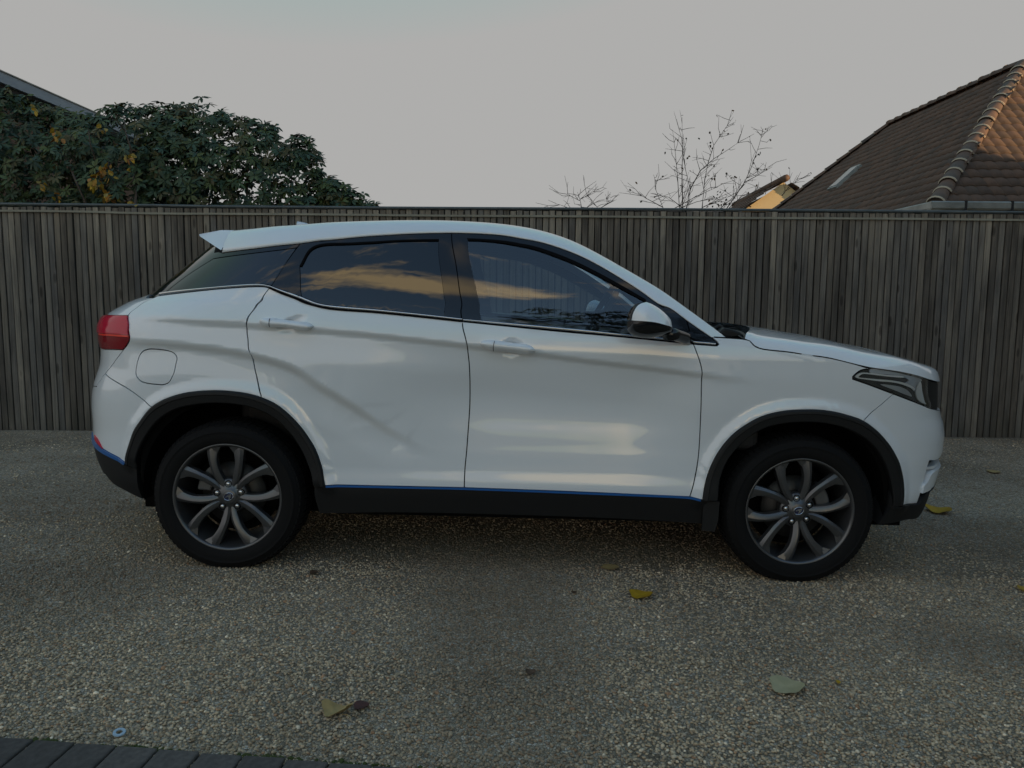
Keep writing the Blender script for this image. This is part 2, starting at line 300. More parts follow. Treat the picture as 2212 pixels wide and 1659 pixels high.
# ================================================================== PAVERS at the edge of the drive
CONC = mat('concrete_paver', (.07, .07, .072), .85, 0, 0, .3)
oi = N(CONC, 'ShaderNodeObjectInfo'); pr = ramp(CONC, oi.outputs['Random'], [(0, (.068, .062, .058)), (1, (.108, .099, .092))]); n1 = noise(CONC, 55, 6, .7); r1 = ramp(CONC, n1.outputs[0], [(.3, (.72, .72, .72)), (.7, (1.25, 1.25, 1.25))]); n2 = noise(CONC, 7, 4); r2 = ramp(CONC, n2.outputs[0], [(.3, (.8, .8, .8)), (.7, (1.15, 1.14, 1.12))])
c_ = mixc_(CONC, 1, pr.outputs[0], r1.outputs[0], 'MULTIPLY'); c_ = mixc_(CONC, 1, c_, r2.outputs[0], 'MULTIPLY'); L(CONC, c_, bsdf(CONC).inputs['Base Color']); bump(CONC, n1.outputs[0], .4, .003)
BED = mat('paving_bed', (.035, .033, .030), .95)
def gpt(u, v):
    p = at_y(u, v, 2.0); d = uvray(u, v); o = np.array([0, 0, CAM_H]); t = -CAM_H / d[2]
    for _ in range(6): q = o + d * t; t += (float(ground_z(q[0], q[1])) - q[2]) / d[2]
    return o + d * t
pa, pb = gpt(0, 1599), gpt(742, 1655); pd = (pb - pa)[:2]; pd /= np.linalg.norm(pd); pn = np.array([pd[1], -pd[0]]); pang = math.atan2(pd[1], pd[0])
pave = mesh_obj('pavement', [(*(pa[:2] + pd * a + pn * b_), float(ground_z(*(pa[:2] + pd * a + pn * b_))) - .004) for a, b_ in ((-4, .012), (4, .012), (4, 1.6), (-4, 1.6))], [(0, 1, 2, 3)], BED); tag(pave, kind='structure')
b = MB(); b.box((-.0585, -.119, -.05), (.0585, .119, .012)); pv = b.build('paver', CONC, pave); bevel(pv, .004, 2); first = True
for row in range(5):
    for i in range(-20, 30):
        c = pa[:2] + pd * (i * .1225 + .045 + (.06 if row % 2 else 0)) + pn * (.121 + row * .246)
        o = pv if first else pv.copy()
        if not first: COL.objects.link(o); o.parent = pave
        first = False
        o.location = (c[0], c[1], float(ground_z(c[0], c[1])) + random.uniform(-.0015, .0015)); o.rotation_euler = (random.uniform(-.008, .008), random.uniform(-.008, .008), pang + random.uniform(-.008, .008))

# ================================================================== HOUSES
TILE = mat('clay_roof_tile', (.15, .09, .06), .75, 0, 0, .3)
oi = N(TILE, 'ShaderNodeObjectInfo'); at_ = N(TILE, 'ShaderNodeAttribute'); at_.attribute_name = 'tint'; n1 = noise(TILE, 6, 5); n3 = noise(TILE, 1.1, 4, coord='Generated')
sm_ = N(TILE, 'ShaderNodeMath', operation='ADD'); L(TILE, oi.outputs['Random'], sm_.inputs[0]); L(TILE, at_.outputs['Fac'], sm_.inputs[1]); fr_ = N(TILE, 'ShaderNodeMath', operation='FRACT'); L(TILE, sm_.outputs[0], fr_.inputs[0])
tr = ramp(TILE, fr_.outputs[0], [(0, (.085, .062, .050)), (.4, (.110, .076, .058)), (.75, (.135, .086, .062)), (1, (.080, .066, .056))]); tr2 = ramp(TILE, n1.outputs[0], [(.3, (.70, .72, .70)), (.55, (1, 1, 1)), (.75, (1.2, 1.15, 1.1))]); c_ = mixc_(TILE, 1, tr.outputs[0], tr2.outputs[0], 'MULTIPLY'); L(TILE, c_, bsdf(TILE).inputs['Base Color']); bump(TILE, n1.outputs[0], .3, .01)
MORT = mat('pale_mortar', (.42, .37, .28), .9); CREAM = mat('cream_render', (.52, .43, .25), .9); n1 = noise(CREAM, 8, 5); bump(CREAM, n1.outputs[0], .2, .01)
ZINC = mat('zinc_gutter', (.26, .28, .27), .45, .4); n1 = noise(ZINC, 5, 4); r1 = ramp(ZINC, n1.outputs[0], [(.3, (.18, .195, .185)), (.7, (.32, .335, .32))]); L(ZINC, r1.outputs[0], bsdf(ZINC).inputs['Base Color'])
FASC = mat('blue_grey_fascia', (.22, .27, .33), .55, 0, 0, .4); n1 = noise(FASC, 4, 4, sc=(1, 1, 4)); r1 = ramp(FASC, n1.outputs[0], [(.3, (.20, .245, .30)), (.7, (.25, .30, .36))]); L(FASC, r1.outputs[0], bsdf(FASC).inputs['Base Color'])
BRWN = mat('brown_cladding', (.06, .034, .024), .8); oi = N(BRWN, 'ShaderNodeObjectInfo'); n1 = noise(BRWN, 5, 5, sc=(8, 1, 8)); r1 = ramp(BRWN, n1.outputs[0], [(.3, (.080, .046, .032)), (.7, (.130, .075, .052))]); L(BRWN, r1.outputs[0], bsdf(BRWN).inputs['Base Color'])
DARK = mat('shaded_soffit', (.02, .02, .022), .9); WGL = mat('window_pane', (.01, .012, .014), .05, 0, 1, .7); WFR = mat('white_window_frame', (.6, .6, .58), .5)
BRICK = mat('red_brick', (.22, .11, .08), .9); bt = N(BRICK, 'ShaderNodeTexBrick'); tcn = N(BRICK, 'ShaderNodeTexCoord'); mpn = N(BRICK, 'ShaderNodeMapping'); mpn.inputs['Rotation'].default_value = (math.pi / 2, 0, math.pi / 2); L(BRICK, tcn.outputs['Object'], mpn.inputs[0]); L(BRICK, mpn.outputs[0], bt.inputs[0]); bt.inputs['Color1'].default_value = (.23, .115, .08, 1); bt.inputs['Color2'].default_value = (.17, .085, .06, 1); bt.inputs['Mortar'].default_value = (.3, .28, .25, 1); bt.inputs['Scale'].default_value = 4.5; L(BRICK, bt.outputs[0], bsdf(BRICK).inputs['Base Color'])

# --- hipped house to the right, roof ridge running away from the drive
EX, EY, EZ, HW, RZ, RY1, FEY = 5.72, 10.6, 2.60, 2.80, 5.215, 17.9, 21.0
RX, RY0 = EX + HW, EY + HW
hip = empty('tiled_house', (0, 0, 0)); tag(hip, 'house with hipped brown clay tile roof and zinc gutter beyond the fence', 'house')
b = MB(); b.box((EX + .35, EY + .35, 0), (EX + 2 * HW - .35, FEY - .35, EZ - .05)); b.build('wall', CREAM, hip)
A_, B_, C2_, D_ = (EX, EY, EZ), (EX + 2 * HW, EY, EZ), (EX + 2 * HW, FEY, EZ), (EX, FEY, EZ); R0, R1 = (RX, RY0, RZ), (RX, RY1, RZ)
under = [(x, y, z - .05) for x, y, z in (A_, B_, C2_, D_, R0, R1)]
mesh_obj('roof_deck', under, [(0, 1, 4), (1, 2, 5, 4), (2, 3, 5), (3, 0, 4, 5), (0, 3, 2, 1)], DARK, hip, False)
roofp = empty('roof', (0, 0, 0), parent=hip)
def tile_mesh(w_, l_):
    n = 4; V = []; F_ = []
    for zz_, lift in ((0, .022), (l_, .002)):
        for k in range(n): t = k / (n - 1); V.append((t * w_, zz_, lift + .020 * math.sin(math.pi * t) ** 1.0 * (1 if t < .999 else 1) - .004))
    for k in range(n): V.append((V[k][0], 0, V[k][2] - .026))
    for k in range(n - 1): F_ += [(k, k + 1, n + k + 1, n + k), (2 * n + k, 2 * n + k + 1, k + 1, k)]
    return V, F_
TWd, TLn, EXPO = .165, .25, .200
tv, tf = tile_mesh(TWd + .012, TLn); tme = bpy.data.meshes.new('roof_tile'); tme.from_pydata(tv, [], tf); tme.materials.append(TILE); tme.polygons.foreach_set('use_smooth', np.full(len(tme.polygons), True))
spots = []
SL = math.hypot(HW, RZ - EZ); pit = math.atan2(RZ - EZ, HW); nrow = int(SL / EXPO) + 1
def face_tiles(org, du, dn, wid, top0, top1):
    """org: eave corner, du along the eave, dn up the slope (unit); width at height f runs from top0*f to wid-top1*f"""
    for r in range(nrow):
        f = r * EXPO / SL; lo, hi = top0 * f, wid - top1 * f; k0 = int(lo / TWd) - 1
        for k in range(k0, int(hi / TWd) + 2):
            a = k * TWd
            if a < lo - TWd * .6 or a > hi - TWd * .4 or f > .985: continue
            spots.append((np.array(org) + np.array(du) * a + np.array(dn) * (r * EXPO - .04), du, dn))
upL = np.array([HW, 0, RZ - EZ]) / SL; upF = np.array([0, HW, RZ - EZ]) / SL
face_tiles(D_, (0, -1, 0), upL, FEY - EY, FEY - RY1, RY0 - EY)       # left slope
face_tiles(A_, (1, 0, 0), upF, 2 * HW, HW, HW)                      # slope above the gutter
spots.sort(key=lambda q: np.linalg.norm(q[0] - np.array([0, 0, CAM_H])))
def frame(p, du, dn):
    du = np.array(du, float); nn = np.cross(du, dn); nn /= np.linalg.norm(nn); return Matrix(((du[0], dn[0], nn[0], p[0]), (du[1], dn[1], nn[1], p[1]), (du[2], dn[2], nn[2], p[2]), (0, 0, 0, 1)))
NIND = 300
for p, du, dn in spots[:NIND]:
    o = bpy.data.objects.new('roof_tile', tme); COL.objects.link(o); o.parent = roofp; o.matrix_world = frame(p + np.array([0, 0, random.uniform(0, .006)]), du, dn)
Vt = []; Ft = []; Ct = []
for p, du, dn in spots[NIND:]:
    M4 = frame(p, du, dn); b0 = len(Vt); rn = random.random(); Vt += [tuple(M4 @ Vector(v)) for v in tv]; Ft += [tuple(b0 + i for i in f) for f in tf]; Ct += [(rn, rn, rn, 1)] * len(tv)
o = big_mesh('roof_tile_field', Vt, Ft, TILE, roofp, True, Ct); o['kind'] = 'stuff'
mesh_obj('far_roof_slopes', [(x, y, z + .02) for x, y, z in (B_, C2_, R1, R0, D_)], [(0, 1, 2, 3), (1, 4, 2)], TILE, roofp, False)
def caps(p0, p1, n, name='hip_tile', taper=.02):
    p0, p1 = Vector(p0), Vector(p1); d = (p1 - p0); ln = d.length / n; t = d.normalized(); side = t.cross(Vector((0, 0, 1))).normalized(); up = side.cross(t); me = None
    for i in range(n):
        if me is None:
            V = []; F_ = []; m = 9
            for q, r in ((-.05, .118), (ln * .5, .105), (ln, .095)):
                for k in range(m): a = math.pi * k / (m - 1); V.append((math.cos(a) * r, q, math.sin(a) * r * .85))
            for j in range(2):
                for k in range(m - 1): F_.append((j * m + k, j * m + k + 1, (j + 1) * m + k + 1, (j + 1) * m + k))
            F_.append(tuple(range(m)))
            me = bpy.data.meshes.new(name); me.from_pydata(V, [], F_); me.materials.append(TILE); me.polygons.foreach_set('use_smooth', np.full(len(me.polygons), True))
            V = []; F_ = []
            for q, r in ((-.058, .112), (-.045, .124), (-.030, .122)):
                for k in range(m): a = math.pi * (k + .6) / (m + .2); V.append((math.cos(a) * r, q, math.sin(a) * r * .87))
            for j in range(2):
                for k in range(m - 1): F_.append((j * m + k, j * m + k + 1, (j + 1) * m + k + 1, (j + 1) * m + k))
            mm = bpy.data.meshes.new('mortar_joint'); mm.from_pydata(V, [], F_); mm.materials.append(MORT)
        p = p0 + t * (ln * i); j = random.uniform(-.012, .012)
        M4 = Matrix(((side.x, t.x, up.x, p.x + j), (side.y, t.y, up.y, p.y + j), (side.z, t.z, up.z, p.z + .012), (0, 0, 0, 1)))
        o = bpy.data.objects.new(name, me); COL.objects.link(o); o.parent = roofp; o.matrix_world = M4
        o2 = bpy.data.objects.new('mortar_joint', mm); COL.objects.link(o2); o2.parent = roofp; o2.matrix_world = M4 @ Matrix.Rotation(random.uniform(-.1, .1), 4, 'Y')
caps(A_, R0, 17); caps(R1, R0, 13, 'ridge_tile'); caps(D_, R1, 15)
def gutter(p0, p1):
    p0, p1 = Vector(p0), Vector(p1); t = (p1 - p0).normalized(); outw = Vector((t.y, -t.x, 0)); prof = [(.02, .03), (.13, .035), (.145, .02), (.145, -.055), (.13, -.075), (.02, -.075)]
    V = [tuple(p + outw * a + Vector((0, 0, c))) for p in (p0, p1) for a, c in prof]; n = len(prof)
    return V, [(i, (i + 1) % n, n + (i + 1) % n, n + i) for i in range(n)] + [tuple(range(n))[::-1], tuple(n + i for i in range(n))]
for p0, p1 in (((EX - .14, EY, EZ - .03), (EX + 2 * HW + .1, EY, EZ - .03)), ((EX, FEY, EZ - .033), (EX, EY - .13, EZ - .033))):
    V, F_ = gutter(p0, p1); mesh_obj('gutter', V, F_, ZINC, hip, False)
for k in range(6): MB().box((EX + .3 + k * .62, EY - .152, EZ - .115), (EX + .33 + k * .62, EY + .02, EZ + .012)).build('gutter_bracket', DARK, hip)
MB().box((EX + .05, EY + .01, EZ - .16), (EX + 2 * HW - .05, EY + .34, EZ - .10)).build('soffit', ZINC, hip)
MB().tube([(EX + 1.0, EY - .06, EZ - .1), (EX + 1.0, EY + .30, EZ - .45), (EX + 1.0, EY + .30, 0)], .045, 10).build('downpipe', ZINC, hip, True)
# roof window on the left slope
def on_left(a, f): return np.array([EX, FEY - a, EZ]) + upL * (f * SL)
best = None
for a in np.linspace(.5, 9, 120):
    for f in np.linspace(.1, .8, 60):
        u, v = to_uv(on_left(a, f)); e = (u - 1826) ** 2 + (v - 387) ** 2
        if best is None or e < best[0]: best = (e, a, f)
M4 = frame(on_left(best[1], best[2]), (0, -1, 0), upL)
rw = empty('roof_window', (0, 0, 0), parent=roofp); rw.matrix_world = M4
b = MB(); b.box((-.23, -.34, .0), (.23, .34, .08)); b.build('frame', ZINC, rw); b = MB(); b.box((-.19, -.29, .08), (.19, .29, .09)); b.build('pane', mat('roof_glass', (.06, .065, .07), .2, 0, .3), rw)

# --- second house further off
P0 = at_y(1693, 387, 27.0)
lo_, hi_ = 28, 60
for _ in range(40):
    mid = (lo_ + hi_) / 2; q = at_y(1589, 441, mid)
    if q[2] < P0[2]: lo_ = mid
    else: hi_ = mid
Q0 = at_y(1589, 441, lo_); rd = (Q0 - P0); rd[2] = 0; rl = np.linalg.norm(rd); rd /= rl; sd_ = np.array([rd[1], -rd[0], 0]);
far = empty('gabled_house', (0, 0, 0)); tag(far, 'distant gabled house with sunlit cream wall behind the hipped roof', 'house')
HWd, DR = 4.0, 3.0
ez = P0[2] - DR; gl = P0 + sd_ * HWd; gr_ = P0 - sd_ * HWd
def g3(p, z): return (p[0], p[1], z)
mesh_obj('gable_wall', [g3(gl, 0), g3(gr_, 0), g3(gr_, ez), tuple(P0 - np.array([0, 0, .1])), g3(gl, ez)], [(0, 1, 2, 3, 4)], CREAM, far, False)
bl_, br_ = gl + rd * rl, gr_ + rd * rl
mesh_obj('side_wall', [g3(gl, 0), g3(bl_, 0), g3(bl_, ez), g3(gl, ez), g3(gr_, 0), g3(br_, 0), g3(br_, ez), g3(gr_, ez)], [(0, 1, 2, 3), (4, 5, 6, 7), (1, 5, 6, 2)], CREAM, far, False)
for s_ in (1, -1):
    e0 = P0 + sd_ * s_ * (HWd + .3) - np.array([0, 0, DR + .22]) - rd * .25; t0 = P0 - rd * .25; up_ = (t0 - e0); sl_ = np.linalg.norm(up_); up_ /= sl_
    V = []; F_ = []
    for r in range(int(sl_ / .30)):
        a0, a1 = e0 + up_ * (r * .30), e0 + up_ * (r * .30 + .32); nn = np.cross(rd * s_, up_) ; nn = nn if nn[2] > 0 else -nn
        b0 = len(V); V += [tuple(a0 + nn * .04), tuple(a0 + rd * (rl + .5) + nn * .04), tuple(a1 + rd * (rl + .5) + nn * .005), tuple(a1 + nn * .005), tuple(a0), tuple(a0 + rd * (rl + .5))]; F_ += [(b0, b0 + 1, b0 + 2, b0 + 3), (b0 + 4, b0 + 5, b0 + 1, b0)]
    mesh_obj('roof_slope', V, F_, TILE, far, False)
MB().tube([tuple(P0 - rd * .3), tuple(Q0 + rd * .3)], .12, 8).build('ridge_cap', TILE, far, True)

# --- flat-roofed house to the left
HX = -6.62; HZ = 4.13
flat = empty('flat_roofed_house', (HX, 9, 0)); tag(flat, 'brown boarded house with blue grey fascia above the evergreen shrub', 'house')
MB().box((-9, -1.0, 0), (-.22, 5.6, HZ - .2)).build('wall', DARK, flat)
for k in range(14): MB().box((-.218, -1.0, HZ - .235 - .155 * (k + 1) + .006), (-.195 + .004 * (k % 3), 5.6, HZ - .235 - .155 * k)).build('cladding_board', BRWN, flat)
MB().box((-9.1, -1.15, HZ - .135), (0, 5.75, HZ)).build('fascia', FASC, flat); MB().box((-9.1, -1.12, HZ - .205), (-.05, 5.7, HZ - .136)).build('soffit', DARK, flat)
bevel(MB().box((-9.1, -1.165, HZ), (.015, 5.765, HZ + .018)).build('roof_edge_trim', ZINC, flat), .004)

# --- unseen brick house added on the sunny side, sized to shade the drive
nb = empty('added_shade_house', (8.9, -3, 0)); tag(nb, 'unseen red brick house added to shade the driveway', 'house')
MB().box((0, -11, -1), (8, 10.4, 5.6)).build('wall', BRICK, nb)
mesh_obj('roof', [(-.3, -11.3, 5.5), (8.3, -11.3, 5.5), (8.3, 10.7, 5.5), (-.3, 10.7, 5.5), (4, -11.3, 8.6), (4, 10.7, 8.6)], [(0, 3, 5, 4), (1, 4, 5, 2), (0, 4, 1), (3, 2, 5), (0, 1, 2, 3)], TILE, nb, False)
for yy in (-8, -4.5, -1, 2.5, 5.2):
    for zz_ in (.9, 3.4):
        wn_ = MB().box((-.04, yy - .55, zz_), (.02, yy + .55, zz_ + 1.3)).build('window', WFR, nb); MB().box((-.052, yy - .48, zz_ + .07), (-.03, yy - .03, zz_ + 1.23)).build('pane', WGL, wn_); MB().box((-.052, yy + .03, zz_ + .07), (-.03, yy + .48, zz_ + 1.23)).build('pane', WGL, wn_)
# ================================================================== PLANTS
def leaf_mat(name, rough, spec=.4, trans=.15):
    m = mat(name, (.05, .08, .04), rough, 0, 0, spec); a = N(m, 'ShaderNodeAttribute'); a.attribute_name = 'tint'; L(m, a.outputs['Color'], bsdf(m).inputs['Base Color']); bsdf(m).inputs['Transmission Weight'].default_value = 0
    return m
LEAFM = leaf_mat('evergreen_leaf', .5, .28); LEAFY = leaf_mat('autumn_leaf', .6); BARK = mat('bark', (.085, .065, .050), .9); n1 = noise(BARK, 20, 5, sc=(1, 1, .2)); bump(BARK, n1.outputs[0], .5, .01); TWIG = mat('twig_bark', (.05, .038, .030), .85)
def leaves(P, D, U, Ln, Wd, C):
    """blade per row: base P, direction D, face normal U, length, width, colour; 7 points, folded along the midrib"""
    n = len(P); D = D / (np.linalg.norm(D, axis=1, keepdims=True) + 1e-9); S = np.cross(D, U); S /= np.linalg.norm(S, axis=1, keepdims=True) + 1e-9; U = np.cross(S, D)
    l, w_ = Ln[:, None], Wd[:, None]
    pts = [P, P + D * l * .35 - S * w_ * .5 + U * w_ * .14, P + D * l * .40 - U * l * .02, P + D * l * .35 + S * w_ * .5 + U * w_ * .14, P + D * l * .75 - S * w_ * .38 + U * w_ * .05 - U * l * .05, P + D * l * .75 + S * w_ * .38 + U * w_ * .05 - U * l * .05, P + D * l - U * l * .10]
    V = np.stack(pts, 1).reshape(-1, 3); b = 7 * np.arange(n)[:, None, None]
    F_ = (np.array([(0, 1, 2), (0, 2, 3), (1, 4, 2), (2, 5, 3), (2, 4, 6), (2, 6, 5)])[None] + b).reshape(-1, 3)
    return V, F_, np.repeat(np.concatenate([C, np.ones((n, 1))], 1), 7, 0)
def rosettes(cen, out, r, k=8, ln=(.085, .135), seed=0, cols=None):
    """whorls of leathery leaves round shoot tips"""
    g = np.random.default_rng(seed); n = len(cen); out = out / np.linalg.norm(out, axis=1, keepdims=True)
    a = np.cross(out, np.array([.3, .5, .81])); a /= np.linalg.norm(a, axis=1, keepdims=True); b = np.cross(out, a)
    P, D, U, Ls, W_, C = [], [], [], [], [], []
    base = cols[g.integers(0, len(cols), n)] * g.uniform(.7, 1.3, (n, 1))
    for i in range(k):
        th = 2 * math.pi * i / k + g.uniform(-.3, .3, n); ti = g.uniform(-.35, .35, n)
        d = a * np.cos(th)[:, None] + b * np.sin(th)[:, None] + out * ti[:, None] + np.array([0, 0, -.25]); u_ = out * 1.0 - d * ti[:, None] + g.normal(0, .25, (n, 3))
        P.append(cen + d * .006); D.append(d); U.append(u_); Ls.append(g.uniform(*ln, n)); W_.append(g.uniform(.030, .046, n) * (ln[1] / .135)); C.append(base * g.uniform(.8, 1.2, (n, 1)))
    return leaves(np.vstack(P), np.vstack(D), np.vstack(U), np.concatenate(Ls), np.concatenate(W_), np.vstack(C))
GREENS = np.array([(.036, .062, .028), (.050, .078, .030), (.032, .060, .036), (.066, .088, .028), (.074, .068, .026), (.042, .070, .038)])
def shrub(name, label, prof, ybase, depth, n, seed, cols=GREENS, hole=0.0, stems=9, lowz=1.2, scale=1.0, group=None):
    """prof: outline (u, v) of the top as seen over the fence, turned into a crown of real depth"""
    g = np.random.default_rng(seed); pu = np.array([p[0] for p in prof], float); pv_ = np.array([p[1] for p in prof], float)
    cen, outd = [], []
    x_top = []
    for u, v in zip(pu, pv_): q = at_y(u, v, ybase + depth * .45); x_top.append((q[0], q[2]))
    X_, Z_ = np.array(x_top).T; o_ = np.argsort(X_); X_, Z_ = X_[o_], Z_[o_]
    while len(cen) < n:
        x = g.uniform(X_[0], X_[-1]); zt = np.interp(x, X_, Z_); lump = .10 * math.sin(x * 7.3 + seed) * math.sin(x * 3.1) ; zt += g.normal(0, .035)
        t = g.random() ** .8; z = lowz + (zt - lowz) * (1 - t * t * .999 if g.random() < .45 else g.random())
        edge = min(1.0, max(.05, (zt - z) / .7)); side = min(1, min(x - X_[0] + .1, X_[-1] - x + .05) / .5)
        half = depth * .5 * math.sqrt(edge) * max(.25, math.sqrt(max(side, .02))); fr = g.random() ** .6
        y = ybase + depth * .45 - half * fr * (1 if g.random() < .8 else -1)
        if hole and math.sin(x * 5.1 + z * 4.0 + seed) * math.sin(z * 6.3 - x * 2.2) > 1 - hole: continue
        if y < FY + .12: y = FY + .12 + g.random() * .15
        cen.append((x, y, z)); outd.append((g.normal(0, .5), -fr * 1.1 + g.normal(0, .35), .55 + (1 - edge) * .8 + g.normal(0, .2)))
    cen = np.array(cen); outd = np.array(outd); o = empty(name, (float(cen[:, 0].mean()), float(ybase + depth * .45), 0)); tag(o, label, 'shrub', group)
    inv = np.array(o.location)
    V, F_, C_ = rosettes(cen - inv, outd, .1, 8, (.085 * scale, .135 * scale), seed, cols); big_mesh('foliage', V, F_, LEAFM, o, True, C_)
    # buds at the shoot tips
    k = g.choice(len(cen), len(cen) // 5, replace=False); P = (cen - inv)[k]; d = outd[k]; m = len(P); c = np.array([(.22, .20, .06)]) * g.uniform(.6, 1.2, (m, 1))
    V, F_, C_ = leaves(np.vstack([P, P]), np.vstack([d, d]), np.vstack([np.cross(d, (1, 0, 0)), np.cross(d, (0, 1, .3))]), np.full(2 * m, .038 * scale), np.full(2 * m, .02 * scale), np.vstack([c, c])); bo = big_mesh('buds', V, F_, LEAFY, o, True, C_); bo['kind'] = 'stuff'
    for i in range(stems):
        j = g.integers(len(cen)); e = cen[j] - inv; s0 = np.array([e[0] * .55 + g.normal(0, .15), g.normal(0, .12), 0.0]); mid = (s0 + e) / 2 + np.array([g.normal(0, .1), g.normal(0, .05), .1])
        MB().tube([tuple(s0), tuple((s0 + mid) / 2 + g.normal(0, .03, 3)), tuple(mid), tuple(e)], [.032, .026, .018, .007], 6).build('stem', BARK, o, True)
    return o
shrub('rhododendron', 'broad dark evergreen shrub rising over the fence beside the boarded house', [(-260, 180), (-120, 195), (0, 200), (60, 212), (110, 240), (160, 262), (215, 262), (262, 240), (280, 232), (330, 243), (385, 233), (430, 240)], 7.55, 1.9, 3000, 3, stems=10, scale=.76)
shrub('rhododendron', 'rounded evergreen shrub with yellow buds and sky showing through its crown', [(325, 262), (380, 246), (430, 236), (490, 245), (540, 262), (590, 284), (640, 298), (672, 304), (686, 335), (694, 378), (722, 398), (750, 412)], 7.55, 1.5, 2000, 5, hole=.16, stems=9, scale=.76)
shrub('rhododendron', 'low tip of evergreen shrub just clearing the fence beside the rounded one', [(690, 392), (720, 394), (748, 408), (785, 432), (800, 440), (822, 446)], 7.6, .9, 300, 8, hole=.15, stems=4, lowz=1.6, scale=.76)
# stems and yellow autumn leaves standing among the evergreens
def zu(p): return (162.0 * 0 + p[0] * .24414, 81.0 + p[1] * .24414)
def traced(name, label, stems_, y, leaf_spots, group=None, cat_='tree', twigs=0, seed=1, dn=0.0, rad=.012, leafc=None, lsize=.05):
    g = np.random.default_rng(seed); allp = [];
    b0 = at_y(*stems_[0][0][0], y); o = empty(name, (float(b0[0]), float(y), 0)); tag(o, label, cat_, group); inv = np.array([b0[0], y, 0]); tips = []
    for pts, r0, root in stems_:
        q = [at_y(u, v, y + .12 * math.sin(i * 1.7 + r0 * 900)) - inv for i, (u, v) in enumerate(pts)]
        if root: q = [np.array([q[0][0] * .6, 0, 0]), np.array([q[0][0] * .85, 0, q[0][2] * .6])] + q
        n = len(q); MB().tube([tuple(p) for p in q], [r0 * (.60 if twigs else 1) * (1 - .82 * i / (n - 1)) for i in range(n)], 6).build('trunk' if root and r0 > .011 else 'branch', TWIG if twigs else BARK, o, True); allp.append(q)
    if twigs:
        tb = MB(); nl = []
        for q in allp:
            for i in range(1, len(q)):
                for _ in range(twigs):
                    t = g.random(); p = q[i - 1] * (1 - t) + q[i] * t
                    if p[2] < 1.9: continue
                    d = (q[i] - q[i - 1]); d = d / np.linalg.norm(d) * .6 + np.array([g.normal(0, .8), g.normal(0, .5), g.normal(.25, .4)]); d /= np.linalg.norm(d); ln = g.uniform(.05, .28)
                    e = p + d * ln; mid = (p + e) / 2 + g.normal(0, .012, 3); tb.tube([tuple(p), tuple(mid), tuple(e)], [.0028, .0023, .0014], 4); tips.append(e)
                    if g.random() < .5:
                        e2 = mid + (d + g.normal(0, .6, 3)) * ln * .4; tb.tube([tuple(mid), tuple(e2)], [.0020, .0012], 4); tips.append(e2)
        tw = tb.build('twigs', TWIG, o, True); tw['kind'] = 'stuff'
    P = []
    for (u, v, n_, sp_) in leaf_spots:
        for _ in range(n_): P.append(at_y(u + g.normal(0, sp_), v + g.normal(0, sp_ * .8), y + g.normal(0, .12) - .15) - inv)
    if dn and tips:
        for t_ in tips:
            if g.random() < dn: P.append(t_)
    if P:
        P = np.array(P); n = len(P); D = g.normal(0, 1, (n, 3)) + np.array([0, 0, -.7]); U = g.normal(0, 1, (n, 3)); lc = leafc if leafc is not None else np.array([(.30, .20, .03)])
        V, F_, C_ = leaves(P, D, U, g.uniform(.7, 1.3, n) * lsize, g.uniform(.5, .8, n) * lsize, lc[g.integers(0, len(lc), n)] * g.uniform(.6, 1.2, (n, 1))); big_mesh('leaves', V, F_, LEAFY, o, True, C_)
    return o
YL = np.array([(.42, .26, .02), (.36, .20, .03), (.30, .22, .05), (.40, .17, .03)])
def Q1(*pts): return [zu(p) for p in pts]
traced('young_tree', 'thin brown stem with drooping yellow autumn leaves among the evergreens', [(Q1((985, 1470), (905, 1290), (850, 1100), (800, 950), (780, 800)), .020, True), (Q1((1040, 1400), (1180, 1260), (1200, 1150)), .010, False), (Q1((960, 1100), (1000, 1280), (1060, 1470)), .010, False)], 7.62,
       [(*zu((900, 1180)), 26, 7), (*zu((850, 1290)), 22, 7), (*zu((960, 1240)), 14, 6), (*zu((930, 1410)), 18, 7), (*zu((1130, 1050)), 12, 6), (*zu((1000, 1440)), 10, 6)], leafc=YL, lsize=.06, seed=4)
traced('young_tree', 'bare brown stem curving up through the evergreens with a yellow tuft', [(Q1((1195, 1470), (1215, 1290), (1190, 1120), (1150, 960), (1110, 830), (1095, 690)), .020, True), (Q1((1110, 830), (1050, 760), (1020, 690)), .008, False)], 7.60, [(*zu((1160, 1450)), 8, 6), (*zu((930, 800)), 4, 5), (*zu((1150, 1170)), 3, 5)], leafc=YL, lsize=.055, seed=6)
traced('young_tree', 'leaning brown stem with a few orange leaves below the blue fascia', [(Q1((760, 1470), (690, 1310), (620, 1150), (560, 1010), (530, 930)), .018, True)], 7.60, [(*zu((370, 1290)), 9, 7), (*zu((520, 1420)), 7, 8), (*zu((500, 890)), 6, 5), (*zu((480, 820)), 5, 5), (*zu((320, 610)), 4, 5)], leafc=YL, lsize=.055, seed=9)
